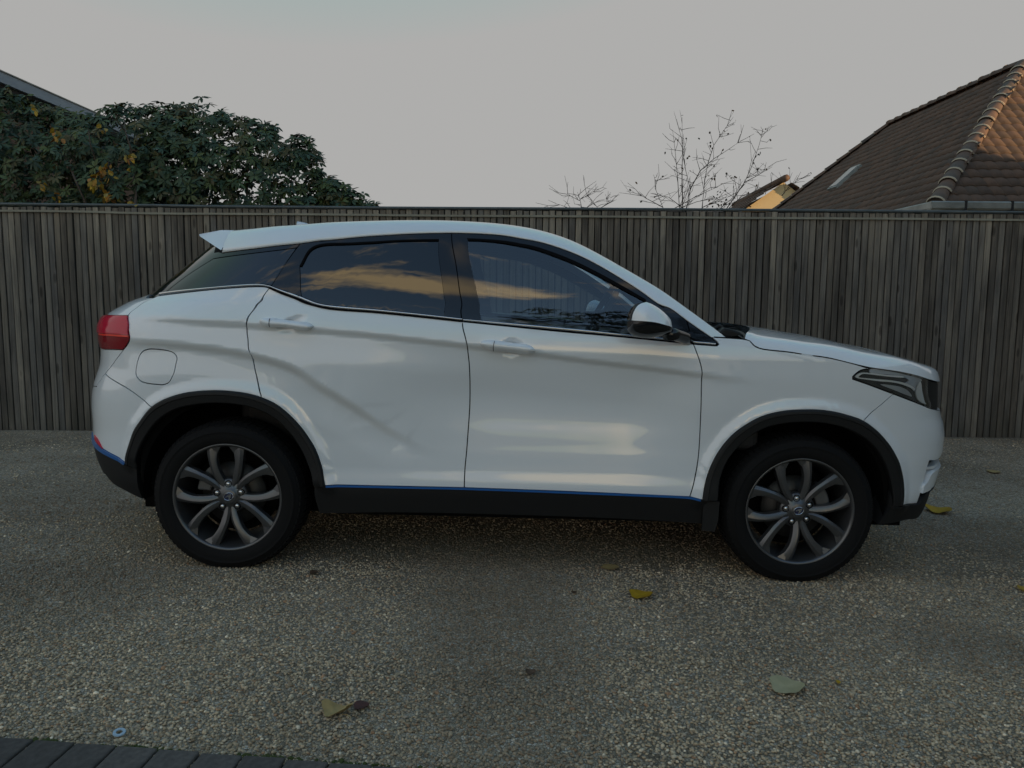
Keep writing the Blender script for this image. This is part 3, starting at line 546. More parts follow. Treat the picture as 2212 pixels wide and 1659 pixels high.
# bare saplings beyond the fence
def zs(p): return (1188.1 + p[0] * .24414, 216.0 + p[1] * .24414)
def Q3(*pts): return [zs(p) for p in pts]
BRN = np.array([(.06, .04, .03), (.10, .06, .03), (.16, .09, .04), (.05, .05, .035)])
traced('bare_sapling', 'nearly leafless sapling with long upright twigs standing behind the fence', [
    (Q3((1175, 965), (1168, 700), (1172, 450), (1168, 150)), .016, True), (Q3((1145, 965), (1130, 700), (1110, 480), (1085, 265)), .012, True), (Q3((1205, 965), (1240, 790), (1200, 620), (1178, 480), (1180, 300)), .012, True),
    (Q3((1240, 790), (1330, 625), (1450, 520), (1590, 430), (1690, 360)), .010, False), (Q3((1345, 965), (1370, 700), (1400, 550), (1450, 400), (1530, 280), (1622, 150)), .013, True),
    (Q3((1005, 965), (930, 780), (925, 680)), .010, True), (Q3((1000, 950), (850, 870), (772, 820)), .008, False), (Q3((1090, 965), (1300, 850), (1490, 765)), .008, False), (Q3((1180, 960), (1050, 860), (900, 830)), .008, False), (Q3((1350, 950), (1500, 880), (1600, 850)), .008, False), (Q3((1140, 960), (1300, 900), (1520, 860)), .008, False)],
    8.6, [(*zs((1330, 352)), 1, 1), (*zs((1022, 452)), 1, 1), (*zs((760, 720)), 1, 1), (*zs((1440, 680)), 3, 4), (*zs((1430, 390)), 4, 4), (*zs((1520, 310)), 3, 4), (*zs((1240, 490)), 3, 4)], twigs=4, dn=.22, leafc=BRN, lsize=.032, seed=11)
traced('bare_sapling', 'leaning bare sapling with forked twigs in front of the tiled roof', [
    (Q3((1560, 965), (1640, 850), (1720, 730), (1780, 600), (1850, 400), (1887, 255)), .014, True), (Q3((1720, 730), (1850, 660), (1935, 592)), .008, False), (Q3((1870, 310), (1940, 268)), .005, False), (Q3((1580, 960), (1700, 850), (1850, 800), (2000, 790)), .008, False), (Q3((1500, 965), (1610, 870), (1730, 740)), .008, False), (Q3((2050, 850), (2120, 760), (2215, 700), (2300, 660)), .008, False)],
    9.0, [(*zs((1625, 675)), 3, 3), (*zs((1560, 690)), 3, 4), (*zs((1540, 880)), 22, 14), (*zs((1480, 930)), 18, 14)], twigs=4, dn=.30, leafc=BRN, lsize=.032, seed=13)
traced('bare_sapling', 'small leafless sapling top just showing above the fence', [(Q3((283, 965), (265, 880), (243, 815)), .012, True), (Q3((265, 880), (340, 840), (430, 785)), .006, False), (Q3((262, 890), (200, 860), (150, 832)), .006, False), (Q3((430, 965), (370, 890), (320, 830)), .007, True), (Q3((430, 965), (520, 915), (590, 880)), .007, False), (Q3((310, 960), (430, 890), (540, 865)), .006, False), (Q3((190, 965), (110, 935), (50, 915)), .006, False)], 8.3, [], twigs=3, dn=.05, leafc=BRN, lsize=.03, seed=17)

# tall laurel behind the photographer, seen only mirrored in the car's windows
g = np.random.default_rng(21); n = 900; d = g.normal(0, 1, (n, 3)); d /= np.linalg.norm(d, axis=1, keepdims=True); rr = g.random(n) ** .35
cen = d * rr[:, None] * np.array([1.9, .9, 1.45]) * (1 + .12 * np.sin(d[:, :1] * 9)); cen[:, 2] += 5.45
lt = empty('laurel_tree', (1.75, -1.9, float(ground_z(1.75, -1.9)))); tag(lt, 'tall dark laurel behind the photographer mirrored in the car windows', 'tree')
V, F_, C_ = rosettes(cen, d + np.array([0, 0, .5]), .1, 8, (.085, .125), 21, GREENS * .8); big_mesh('crown', V, F_, LEAFM, lt, True, C_)
for q in ((1.9, -.6, 0), (2.2, -.5, 0)): MB().tube([q, (q[0] * 1.0, q[1], 1.6), (q[0] * .75, q[1] * .6, 3.6), (q[0] * .2, 0, 5.4)], [.08, .065, .05, .02], 8).build('trunk', BARK, lt, True)
# ================================================================== CAR
SLOPE = .018
CAR_O = np.array([.0065, 4.37, float(ground_z(.0065, 4.37))])
_c, _s = math.cos(SLOPE), math.sin(SLOPE)
CAR_M = np.array([[_c, 0, _s], [0, 1, 0], [-_s, 0, _c]])          # local -> world
def car_w(p): return np.asarray(p, float) @ CAR_M.T + CAR_O
def car_uv(p): 
    q = car_w(p) - np.array([0, 0, CAM_H]); f = q @ cF
    return CU + FPX * (q @ cR) / f, CV - FPX * (q @ cU) / f
FR = {'A': (162.0, 432.0, .24414), 'B': (162.0, 810.05, .24414), 'C': (594.04, 459.03, .24414), 'D': (972.07, 459.03, .24414),
      'E': (1350.1, 567.04, .19531), 'F': (1728.1, 675.05, .19531), 'G': (1512.1, 864.06, .26855), 'H': (1836.1, 918.07, .09766), 'U': (0, 0, 1)}
def px(s):
    """'A 10,20 30,40 D 5,6' -> list of (u,v)"""
    o = []; fr = 'U'
    for tk in s.split():
        if tk in FR: fr = tk
        else:
            a, b = tk.split(','); f = FR[fr]; o.append((f[0] + f[2] * float(a), f[1] + f[2] * float(b)))
    return o
def plane_hit(u, v, y):
    d = uvray(u, v) @ CAR_M; o = (np.array([0, 0, CAM_H]) - CAR_O) @ CAR_M; t = (y - o[1]) / d[1]; return o + d * t

# --- 1D smooth interpolation
def hermite(xs, ys):
    xs = np.array(xs, float); ys = np.array(ys, float); k = np.argsort(xs); xs, ys = xs[k], ys[k]
    d = np.diff(ys) / np.diff(xs); m = np.empty_like(ys); m[0], m[-1] = d[0], d[-1]
    for i in range(1, len(xs) - 1):
        if d[i - 1] * d[i] <= 0: m[i] = 0
        else:
            h0, h1 = xs[i] - xs[i - 1], xs[i + 1] - xs[i]; w1, w2 = 2 * h1 + h0, h1 + 2 * h0
            m[i] = (w1 + w2) / (w1 / d[i - 1] + w2 / d[i])
    def f(x):
        x = np.asarray(x, float); i = np.clip(np.searchsorted(xs, x) - 1, 0, len(xs) - 2); h = xs[i + 1] - xs[i]; t = (x - xs[i]) / h
        r = (1 + 2 * t) * (1 - t) ** 2 * ys[i] + t * (1 - t) ** 2 * h * m[i] + t * t * (3 - 2 * t) * ys[i + 1] + t * t * (t - 1) * h * m[i + 1]
        r = np.where(x < xs[0], ys[0] + (x - xs[0]) * m[0], r); return np.where(x > xs[-1], ys[-1] + (x - xs[-1]) * m[-1], r)
    return f
# --- body half width by height
Wz = hermite([.1, .20, .30, .40, .50, .60, .70, .80, .90, 1.0, 1.08, 1.15, 1.22, 1.30, 1.40, 1.50, 1.60, 1.70, 1.80],
             [.84, .862, .885, .900, .893, .893, .898, .906, .913, .917, .917, .910, .892, .860, .812, .758, .70, .636, .56])
S0F, LF, S0R, LR = 1.25, .99, -1.2, .95
AEX = 4.2
XN = lambda z: np.full_like(np.asarray(z, float), 2.22)
XT = lambda z: np.full_like(np.asarray(z, float), -2.15)
FEATS = []
CUPS = []
def Bs(s, z, feats=True, cups=True):
    """body skin of the camera side: s runs along the side and round both corners to the centre line"""
    s = np.asarray(s, float); z = np.asarray(z, float); s, z = np.broadcast_arrays(s, z)
    xn, xt = XN(z), XT(z); x0r = xt + LR; W_ = Wz(z + .08 * sst(-1.3, .9, s) * sst(.85, 1.2, z))
    pf = np.clip((s - S0F) / LF, 0, math.pi / 2 + .2); pr = np.clip((S0R - s) / LR, 0, math.pi / 2 + .2)
    x = np.where(s > S0F, S0F + (xn - S0F) * np.sin(pf), np.where(s < S0R, x0r + (xt - x0r) * np.sin(pr), np.where(s < 0, s * x0r / S0R, s)))
    c = np.where(s > S0F, np.sqrt(np.maximum(1 - np.sin(pf) ** AEX, 0)) * np.where(pf > math.pi / 2, -1, 1), np.where(s < S0R, np.sqrt(np.maximum(1 - np.sin(pr) ** AEX, 0)) * np.where(pr > math.pi / 2, -1, 1), 1))
    y = W_ * c
    if feats:
        for f in FEATS: y = y + f(s, z) * c
        if cups:
            for f in CUPS: y = y + f(s, z) * c
    return np.stack([x, -y, z], -1)
def Bn(s, z):
    e = 2e-3; a = Bs(s + e, z) - Bs(s - e, z); b = Bs(s, z + e) - Bs(s, z - e); n = np.cross(a, b)
    n /= np.linalg.norm(n, axis=-1, keepdims=True) + 1e-12
    return n
_p = Bn(np.array([0.]), np.array([.8]))[0]
NS = 1.0 if _p[1] < 0 else -1.0
def Bnn(s, z): return Bn(s, z) * NS

def solve_profile(pts, side):
    """centre-line end of the body at each height so that its outline is seen at pts"""
    global XN, XT
    res = []
    ph = np.linspace(.02, 1.5, 300); sg = S0F + LF * ph if side > 0 else S0R - LR * ph
    for u, v in pts:
        z = plane_hit(u, v, -.55)[2]; e = 2.2 if side > 0 else -2.1
        for it in range(14):
            if side > 0: XN = lambda q: np.full_like(np.asarray(q, float), e)
            else: XT = lambda q: np.full_like(np.asarray(q, float), e)
            P = Bs(sg, np.full_like(sg, z), False); uu, vv = car_uv(P); k = np.argmax(uu) if side > 0 else np.argmin(uu)
            dep = (car_w(P[k])[1]) / FPX
            z -= (v - vv[k]) * dep; e += (u - uu[k]) * dep
        res.append((z, e))
    res.sort(); z_, e_ = zip(*res); return z_, e_
rear_sil = px('A 1150,440 1000,560 900,640 750,755 630,845 500,890 400,940 320,985 280,1012 232,1060 206,1140 208,1220 225,1310 220,1440 190,1540 160,1640 B 145,200 145,300 158,450 158,600 175,680 215,790 260,880 330,960')
front_sil = px('F 1555,800 1555,950 G 1935,100 1960,200 1967,300 1955,400 1935,465')
_zf, _ef = solve_profile(front_sil, 1); _zr, _er = solve_profile(rear_sil, -1)
def dedup(z, e):
    a, b = [z[0]], [e[0]]
    for i in range(1, len(z)):
        if z[i] - a[-1] > .006: a.append(z[i]); b.append(e[i])
    return a, b
_zf, _ef = dedup(_zf, _ef); _zr, _er = dedup(_zr, _er)
XN_ = hermite([.15] + list(_zf) + [_zf[-1] + .15, 1.6], [_ef[0] - .12] + list(_ef) + [_ef[-1] - .02, _ef[-1] - .03]); XT_ = hermite(list(_zr) + [1.8], list(_er) + [_er[-1] + .35])
XN = XN_; XT = XT_

def hit(u, v):
    """(s, z) of the body skin seen at u, v"""
    q = plane_hit(u, v, -.88); s, z = float(np.clip(q[0], -2.0, 2.05)), q[2]
    if s < S0R: s = S0R - LR * math.asin(min(.95, (S0R - s) / LR))
    if s > S0F: s = S0F + LF * math.asin(min(.95, (s - S0F) / LF))
    for it in range(25):
        e = 1e-4; P = Bs(np.array([s, s + e, s]), np.array([z, z, z + e]), False); uu, vv = car_uv(P)
        J = np.array([[(uu[1] - uu[0]) / e, (uu[2] - uu[0]) / e], [(vv[1] - vv[0]) / e, (vv[2] - vv[0]) / e]])
        r = np.array([u - uu[0], v - vv[0]])
        if abs(r[0]) + abs(r[1]) < .02: break
        JJ = J.T @ J + np.eye(2) * 30.0
        st = np.clip(np.linalg.solve(JJ, J.T @ r), -.12, .12); s += st[0]; z += st[1]
        s = min(max(s, S0R - LR * 1.5), S0F + LF * 1.5)
    return (s, z)
def H(txt): return [hit(*p) for p in px(txt)]
def cat(pts, step=.012, closed=False):
    """Catmull-Rom through the points, resampled"""
    P = np.array(pts, float)
    if len(P) == 2: o = P
    else:
        A = np.vstack([2 * P[0] - P[1], P, 2 * P[-1] - P[-2]]) if not closed else np.vstack([P[-1], P, P[0], P[1]])
        o = []
        for i in range(len(A) - 3):
            p0, p1, p2, p3 = A[i:i + 4]
            d = [max(np.linalg.norm(b - a), 1e-6) ** .5 for a, b in ((p0, p1), (p1, p2), (p2, p3))]
            t0, t1 = 0, d[0]; t2 = t1 + d[1]; t3 = t2 + d[2]
            for t in np.linspace(t1, t2, 12, endpoint=False):
                a1 = (t1 - t) / (t1 - t0) * p0 + (t - t0) / (t1 - t0) * p1; a2 = (t2 - t) / (t2 - t1) * p1 + (t - t1) / (t2 - t1) * p2; a3 = (t3 - t) / (t3 - t2) * p2 + (t - t2) / (t3 - t2) * p3
                b1 = (t2 - t) / (t2 - t0) * a1 + (t - t0) / (t2 - t0) * a2; b2 = (t3 - t) / (t3 - t1) * a2 + (t - t1) / (t3 - t1) * a3
                o.append((t2 - t) / (t2 - t1) * b1 + (t - t1) / (t2 - t1) * b2)
        o.append(P[-1] if not closed else P[0]); o = np.array(o)
    L_ = np.concatenate([[0], np.cumsum(np.linalg.norm(np.diff(o, axis=0), axis=1))]); n = max(2, int(round(L_[-1] / step)) + 1)
    t = np.linspace(0, L_[-1], n); r = np.stack([np.interp(t, L_, o[:, 0]), np.interp(t, L_, o[:, 1])], -1)
    return r[:-1] if closed else r
def join(*cs):
    o = []
    for c in cs:
        for p in np.asarray(c):
            if not o or np.hypot(*(p - o[-1])) > .0015: o.append(np.array(p, float))
    if np.hypot(*(o[0] - o[-1])) < .0015: o.pop()
    o = np.array(o); a = np.sum(o[:, 0] * np.roll(o[:, 1], -1) - np.roll(o[:, 0], -1) * o[:, 1])
    return o if a > 0 else o[::-1]
def inset(poly, g):
    if abs(g) < 1e-6: return poly
    a = np.roll(poly, 1, 0); b = np.roll(poly, -1, 0)
    def nrm(v): 
        n = np.stack([-v[:, 1], v[:, 0]], -1); return n / (np.linalg.norm(n, axis=1, keepdims=True) + 1e-12)
    n1, n2 = nrm(poly - a), nrm(b - poly); m = n1 + n2; m /= np.linalg.norm(m, axis=1, keepdims=True) + 1e-12
    k = np.clip(1 / np.maximum(np.sum(m * n1, 1), .35), 1, 2.5); return poly + m * (g * k)[:, None]
def in_poly(P, poly):
    x, y = P[:, 0:1], P[:, 1:2]; x0, y0 = poly[:, 0], poly[:, 1]; x1, y1 = np.roll(x0, -1), np.roll(y0, -1)
    c = ((y0 > y) != (y1 > y)) & (x < (x1 - x0) * (y - y0) / (y1 - y0 + 1e-15) + x0); return np.sum(c, 1) % 2 == 1
def dist_poly(P, poly):
    a, b = poly, np.roll(poly, -1, 0); ab = b - a; r = np.full(len(P), 9.)
    for i in range(len(a)):
        t = np.clip(((P - a[i]) @ ab[i]) / (ab[i] @ ab[i] + 1e-15), 0, 1); r = np.minimum(r, np.linalg.norm(P - (a[i] + t[:, None] * ab[i]), axis=1))
    return r
MIRROR = []          # panels repeated on the far side
def cdt(polys, step):
    allp = np.vstack(polys); lo, hi = allp.min(0), allp.max(0)
    gx = np.arange(lo[0], hi[0], step); gy = np.arange(lo[1], hi[1], step * .87)
    G = np.array([(x + (.5 * step if j % 2 else 0), y) for j, y in enumerate(gy) for x in gx]) if len(gx) and len(gy) else np.zeros((0, 2))
    if len(G):
        ok = in_poly(G, polys[0])
        for h in polys[1:]: ok &= ~in_poly(G, h)
        G = G[ok]
        if len(G):
            d = np.min([dist_poly(G, p) for p in polys], axis=0); G = G[d > step * .45]
    pts = np.vstack([allp, G]) if len(G) else allp; edges = []; b = 0; loops = []
    for p in polys:
        n = len(p); edges += [(b + i, b + (i + 1) % n) for i in range(n)]; loops.append(list(range(b, b + n))); b += n
    r = delaunay_2d_cdt([Vector(p) for p in pts], edges, [], 1, 1e-7)
    V = np.array([(p[0], p[1]) for p in r[0]]); T = [tuple(f) for f in r[2]]
    cen = np.array([V[list(t)].mean(0) for t in T]); ok = in_poly(cen, polys[0])
    for h in polys[1:]: ok &= ~in_poly(cen, h)
    T = [t for t, k in zip(T, ok) if k]
    mp = {}
    for i, oi in enumerate(r[3]):
        for o in oi: mp[o] = i
    return V, T, [[mp[i] for i in l if i in mp] for l in loops]
def panel(name, outer, material, parent=None, holes=(), off=0., gap=.0024, fl=.014, step=.018, bul=None, mirror=True, surf=None, nrm=None, label=None):
    """a sheet of the body skin with its own edge: outline in (s, z), cut in triangles, turned in at the rim"""
    polys = [inset(outer, gap)] + [inset(join(h), -gap) for h in holes]
    V, T, loops = cdt(polys, step)
    sf = surf or Bs; nf = nrm or Bnn
    P = sf(V[:, 0], V[:, 1]); Nn = nf(V[:, 0], V[:, 1]); P = P + Nn * off
    if bul is not None:
        d = np.min([dist_poly(V, p) for p in polys], axis=0); P = P + Nn * bul(d, V)[:, None]
    rim = set(i for l in loops for i in l)
    for i in rim: P[i] = P[i] - Nn[i] * .0012
    verts = [tuple(p) for p in P]; faces = []; lnorm = []
    for t in T:
        a, b, c = P[t[0]], P[t[1]], P[t[2]]
        if np.dot(np.cross(b - a, c - a), Nn[t[0]]) < 0: t = (t[0], t[2], t[1])
        faces.append(t); lnorm += [Nn[i] for i in t]
    if fl > 0:
        for li, l in enumerate(loops):
            b0 = len(verts); n = len(l)
            verts += [tuple(P[i]) for i in l] + [tuple(P[i] - Nn[i] * fl) for i in l]
            for k in range(n):
                k2 = (k + 1) % n; q = (b0 + k, b0 + k2, b0 + n + k2, b0 + n + k)
                e1 = np.array(verts[q[1]]) - np.array(verts[q[0]]); e2 = np.array(verts[q[3]]) - np.array(verts[q[0]]); fn = np.cross(e1, e2); fn = fn / (np.linalg.norm(fn) + 1e-12)
                mid = (V[l[k]] + V[l[k2]]) / 2; faces.append(q if li == 0 else q); lnorm += [fn] * 4
    o = mesh_obj(name, verts, faces, material, parent, True)
    if bul is None: o.data.normals_split_custom_set([tuple(n) for n in lnorm])
    if label: o['label'] = label
    if mirror: MIRROR.append(o)
    return o
def ribbon(name, curve, material, parent, wd=.03, off=-.012, mirror=True):
    c = np.asarray(curve, float); t = np.gradient(c, axis=0); t /= np.linalg.norm(t, axis=1, keepdims=True) + 1e-12; n = np.stack([-t[:, 1], t[:, 0]], -1)
    rows = [c + n * wd * k for k in (-.5, 0, .5)]
    P = [Bs(r[:, 0], r[:, 1]) + Bnn(r[:, 0], r[:, 1]) * off for r in rows]; m = len(c)
    o = mesh_obj(name, np.vstack(P), [(k * m + i, k * m + i + 1, (k + 1) * m + i + 1, (k + 1) * m + i) for k in (0, 1) for i in range(m - 1)], material, parent)
    if mirror: MIRROR.append(o)
    return o
def mirror_part(o):
    me = o.data.copy(); co = np.empty(len(me.vertices) * 3, np.float32); me.vertices.foreach_get('co', co); co = co.reshape(-1, 3); co[:, 1] *= -1
    has = me.has_custom_normals
    if has: nn = np.array([c.vector[:] for c in me.corner_normals])
    me.vertices.foreach_set('co', co.ravel()); me.flip_normals(); me.update()
    if has:
        bm_l = []
        for p in me.polygons: bm_l.append(list(p.loop_indices))
        # flip_normals keeps each face's first corner and reverses the rest
        new = np.empty_like(nn)
        for li in bm_l:
            src = [li[0]] + li[1:][::-1]
            for a, b in zip(li, src): new[a] = nn[b] * np.array([1, -1, 1])
        me.normals_split_custom_set([tuple(n) for n in new])
    c = o.copy(); c.data = me; COL.objects.link(c); return c
# --- car materials
PAINT = mat('white_pearl_paint', (.73, .77, .81), .32, 0, 1.0, .5, coatr=.03); bsdf(PAINT).inputs['Coat IOR'].default_value = 1.75
_n = noise(PAINT, 900, 2); bump(PAINT, _n.outputs[0], .012, .0005)
GLOSSB = mat('black_gloss_trim', (.006, .007, .009), .06, 0, 0, .5, ior=1.55)
PLASTIC = mat('black_grained_plastic', (.0095, .010, .011), .55, 0, 0, .3); _n = noise(PLASTIC, 700, 3); bump(PLASTIC, _n.outputs[0], .15, .001)
SEAL = mat('rubber_seal', (.004, .004, .005), .9, 0, 0, .1)
DGLASS = mat('privacy_glass', (.003, .004, .005), .01, 0, 0, .5, ior=1.72)
CHROME = mat('satin_chrome', (.62, .63, .65), .16, 1.0)
ALLOY = mat('graphite_alloy', (.115, .117, .123), .36, .75, .2)
ALLOYD = mat('dark_rim_barrel', (.05, .052, .056), .4, .8)
STEEL = mat('brake_steel', (.07, .068, .066), .5, .8); CAST = mat('cast_caliper', (.14, .14, .14), .6, .6)
RUBBER = mat('tyre_rubber', (.0055, .0055, .006), .8, 0, 0, .22); _n = noise(RUBBER, 160, 3); bump(RUBBER, _n.outputs[0], .12, .001)
LINER = mat('arch_liner', (.004, .004, .004), .95, 0, 0, .1)
REDL = mat('red_lamp_lens', (.52, .010, .040), .12, 0, .2, .4); REDD = mat('deep_red_lens', (.22, .004, .010), .12, 0, .3, .5)
REDB = mat('red_light_bar', (.80, .05, .03), .2, 0, .2, .4)
BLUE = mat('blue_accent_strip', (.008, .10, .34), .3, 0, .6)
LENSB = mat('lamp_housing', (.055, .062, .072), .25, .3, .5); LAMPW = mat('lamp_reflector', (.88, .90, .92), .3, 0, .5)
LAMPG = mat('lamp_grey', (.62, .66, .72), .2, .3, .5)
CABIN = mat('cabin_trim', (.022, .022, .024), .7); HEADL = mat('headliner', (.10, .10, .10), .9); SEATM = mat('seat_fabric', (.02, .02, .022), .8)
FIGM = mat('badge_metal', (.6, .61, .64), .2, 1.0); FIGB = mat('badge_blue', (.01, .012, .05), .3, 0, .5)
def thin_glass(name, tint, gain):
    m = bpy.data.materials.new(name); m.use_nodes = True; t = m.node_tree; t.nodes.clear()
    o = t.nodes.new('ShaderNodeOutputMaterial'); tr = t.nodes.new('ShaderNodeBsdfTransparent'); tr.inputs[0].default_value = (*tint, 1)
    gl = t.nodes.new('ShaderNodeBsdfGlossy'); gl.inputs['Roughness'].default_value = .01; gl.inputs[0].default_value = (1, 1, 1, 1)
    fr = t.nodes.new('ShaderNodeFresnel'); fr.inputs[0].default_value = 1.5
    ma = t.nodes.new('ShaderNodeMath'); ma.operation = 'MULTIPLY'; ma.use_clamp = True; ma.inputs[1].default_value = gain; t.links.new(fr.outputs[0], ma.inputs[0])
    mx = t.nodes.new('ShaderNodeMixShader'); t.links.new(ma.outputs[0], mx.inputs[0]); t.links.new(tr.outputs[0], mx.inputs[1]); t.links.new(gl.outputs[0], mx.inputs[2]); t.links.new(mx.outputs[0], o.inputs[0]); return m
CGLASS = thin_glass('tinted_side_glass', (.58, .66, .68), 2.9); LENSC = thin_glass('clear_lamp_cover', (.94, .96, .97), 2.0)

car = empty('car', tuple(CAR_O), (0, SLOPE, 0))
tag(car, 'white crossover with black wheel arches and dark alloy wheels parked on gravel', 'car')
SREND = S0R - LR * math.pi / 2; SFEND = S0F + LF * math.pi / 2

# --- feature lines (on the plain skin first)
cr1 = H('A 480,1012 900,1035 1200,1055 1520,1077 C 340,1012 800,1052 1300,1107 1690,1152 D 760,1225 1200,1285 1700,1345 2212,1412 E 1300,1275 1560,1312')
cr2 = H('A 487,1215 1000,1255 1520,1332 C 170,1345 400,1490 U 765,868 855,928 940,970 1060,990')
C1, C2 = cat(cr1, .01), cat(cr2, .01)
def curve_feature(C, prof, fade):
    t = np.gradient(C, axis=0); t /= np.linalg.norm(t, axis=1, keepdims=True); n = np.stack([-t[:, 1], t[:, 0]], -1)
    ss = np.linspace(0, 1, len(C))
    def f(s, z):
        P = np.stack([np.ravel(s), np.ravel(z)], -1); o = np.zeros(len(P)); sel = np.where(np.min(np.abs(P[:, None, 0] - C[None, ::12, 0]), axis=1) < .4)[0]
        for b in range(0, len(sel), 4000):
            k = sel[b:b + 4000]; D = P[k, None, :] - C[None]; q = np.argmin(np.einsum('ijk,ijk->ij', D, D), 1)
            dv = D[np.arange(len(k)), q]; d = np.sum(dv * n[q], 1); tan = np.abs(np.sum(dv * t[q], 1))
            o[k] = prof(d) * fade(ss[q]) * np.exp(-(tan / .05) ** 2)
        return o.reshape(np.shape(s))
    return f
def undercut(a, up, wd, rec):
    # d>0 above the line: swells to the line; below: tucked in, then slowly back
    def p(d):
        top = a * np.exp(-np.maximum(d, 0) / up); t = np.clip(-d / wd, 0, 1); low = a - 2.0 * a * (t * t * (3 - 2 * t)); t2 = np.clip((-d - wd) / rec, 0, 1)
        low = low + a * (t2 * t2 * (3 - 2 * t2)); return np.where(d >= 0, top, low)
    return p
def arch_flare(C, a, wd):
    def f(s, z):
        P = np.stack([np.ravel(s), np.ravel(z)], -1); o = np.zeros(len(P)); lo, hi = C.min(0) - .25, C.max(0) + .25
        sel = np.where((P[:, 0] > lo[0]) & (P[:, 0] < hi[0]) & (P[:, 1] < hi[1]))[0]
        for b in range(0, len(sel), 4000):
            k = sel[b:b + 4000]; D = P[k, None, :] - C[None]; d = np.sqrt(np.min(np.einsum('ijk,ijk->ij', D, D), 1)); ins = in_poly(P[k], C)
            d = np.where(ins, 0, d); o[k] = a * (1 - sst(0, wd, d))
        return o.reshape(np.shape(s))
    return f
ro = H('B 460,770 480,650 530,500 600,390 680,290 800,215 950,165 1100,142 1260,135 1400,143 1550,165 1680,205 1800,265 1900,345 2000,450 2080,560 2150,690 2190,810 2206,905 U 703,1047')
ri = H('B 548,830 565,700 610,590 680,480 780,370 900,300 1050,262 1230,243 1400,250 1550,275 1700,330 1800,390 1900,490 1980,600 2050,730 2100,870 U 679,1052')
fo = H('U 1516,1078 G 30,690 80,530 150,400 250,280 370,190 500,125 650,88 830,75 1000,82 1150,112 1300,165 1400,235 1490,330 1560,440 1600,540 1622,650 1627,740 1618,838')
fi = H('G 135,800 150,640 200,500 270,400 380,295 500,225 650,185 830,172 1000,183 1150,220 1300,295 1400,385 1470,500 1520,650 1540,780 1536,842')
RO, RI, FO, FI = (cat(c, .012) for c in (ro, ri, fo, fi))
one = lambda q: np.ones_like(q)
FEATS.append(curve_feature(C1, undercut(.0078, .08, .034, .14), lambda q: sst(0, .12, q) * (1 - sst(.86, 1, q))))
FEATS.append(curve_feature(C2, undercut(.0120, .10, .048, .13), lambda q: sst(-.12, .10, q) * (1 - sst(.56, .90, q))))
FEATS.append(arch_flare(RO, .016, .06)); FEATS.append(arch_flare(FO, .016, .06))
def cup(c, rx, rz, dp):
    return lambda s, z: -dp * np.clip(1 - (((s - c[0]) / rx) ** 2 + ((z - c[1]) / rz) ** 2), 0, 1) ** 1.3
hr, hf = H('A 1905,1095')[0], H('D 545,1200')[0]
CUPS.append(cup(hr, .060, .046, .016)); CUPS.append(cup(hf, .060, .046, .016))
# lower door: hollow above the sill, foot turned out
FEATS.append(lambda s, z: (-.038 * np.exp(-((z - (.84 - .02 * s)) / .19) ** 2) + .006 * np.exp(-((z - .44) / .07) ** 2)) * sst(-.75, -.05, s) * (1 - sst(.50, .98, s)))

# --- shut lines
g_qd_u = cat(H('A 1990,383 1860,560 1722,777')); g_qd_l = cat(H('A 1722,777 1665,855 1600,947 1540,1030 1521,1100 1524,1200 1545,1330 1580,1480 B 1600,5 1630,110 1665,200'))
g_dd_u = cat(H('C 1563,178 1600,450 1640,730 1657,962')); g_dd_l = cat(H('C 1657,962 1690,1130 1712,1300 1722,1500 U 1014,880 1009,960 1003,1053'))
g_df_u = cat(H('E 684,636 715,750 757,903')); g_df_l = cat(H('E 757,903 790,985 835,1120 852,1205 851,1400 843,1659 U 1509,985 1499,1040 1490,1073'))
sill_q = cat(H('U 703,1047 850,1050 1003,1053')); sill_f = cat(H('U 1003,1053 1250,1062 1490,1073')); sill_e = cat(H('U 1490,1073 1516,1078'))
belt_q = cat(H('A 735,848 1000,815 1300,785 1600,767 1680,768 1722,777')); belt_r = cat(H('A 1722,777 1850,835 2000,888 C 100,728 230,780 350,822 500,855 900,886 1300,926 1657,965'))
belt_f = cat(H('D 116,966 500,1005 1000,1055 1400,1090 1800,1128 2150,1164')); belt_t = cat(H('E 757,903 900,914 990,921'))
bup_q = cat(H('A 768,822 1200,776 1550,746 1640,745 1727,760')); bup_r = cat(H('A 1727,760 1850,803 2000,855 C 100,697 235,745 350,792 450,816 600,831 900,857 1200,887 1500,919 1655,937'))
bup_f = cat(H('D 116,942 400,966 800,1001 1200,1038 1500,1073 1800,1102 2140,1136')); bup_t = cat(H('E 750,868 900,881 1005,893'))
cant_q = cat(H('A 1300,463 1600,425 1800,400 1990,383')); cant_r = cat(H('A 1990,383 2212,350 C 400,249 700,219 900,203 1200,186 1563,177'))
cant_f = cat(H('C 1563,177 1800,184 2000,198 D 550,212 760,250 950,303 1150,380 1300,455 1500,572 1700,700 1900,838 E 450,470 684,636')); cant_t = cat(H('E 684,636 840,745 960,825'))
tip_t = cat(H('E 960,825 1025,882 1038,905 1020,920 990,921'))
def rev(c): return np.asarray(c)[::-1]
def near_i(C, p): return int(np.argmin(np.linalg.norm(C - np.asarray(p), axis=1)))
i_qd = near_i(RO, g_qd_l[-1]); g_qd_l[-1] = RO[i_qd]
seam_rb = cat(H('A 265,1535 B 480,130 690,280')); i_rb = near_i(RO, seam_rb[-1]); seam_rb[-1] = RO[i_rb]
seam_fb = cat(H('F 1045,890 685,1190')); i_fb = near_i(FO, seam_fb[-1]); seam_fb[-1] = FO[i_fb]

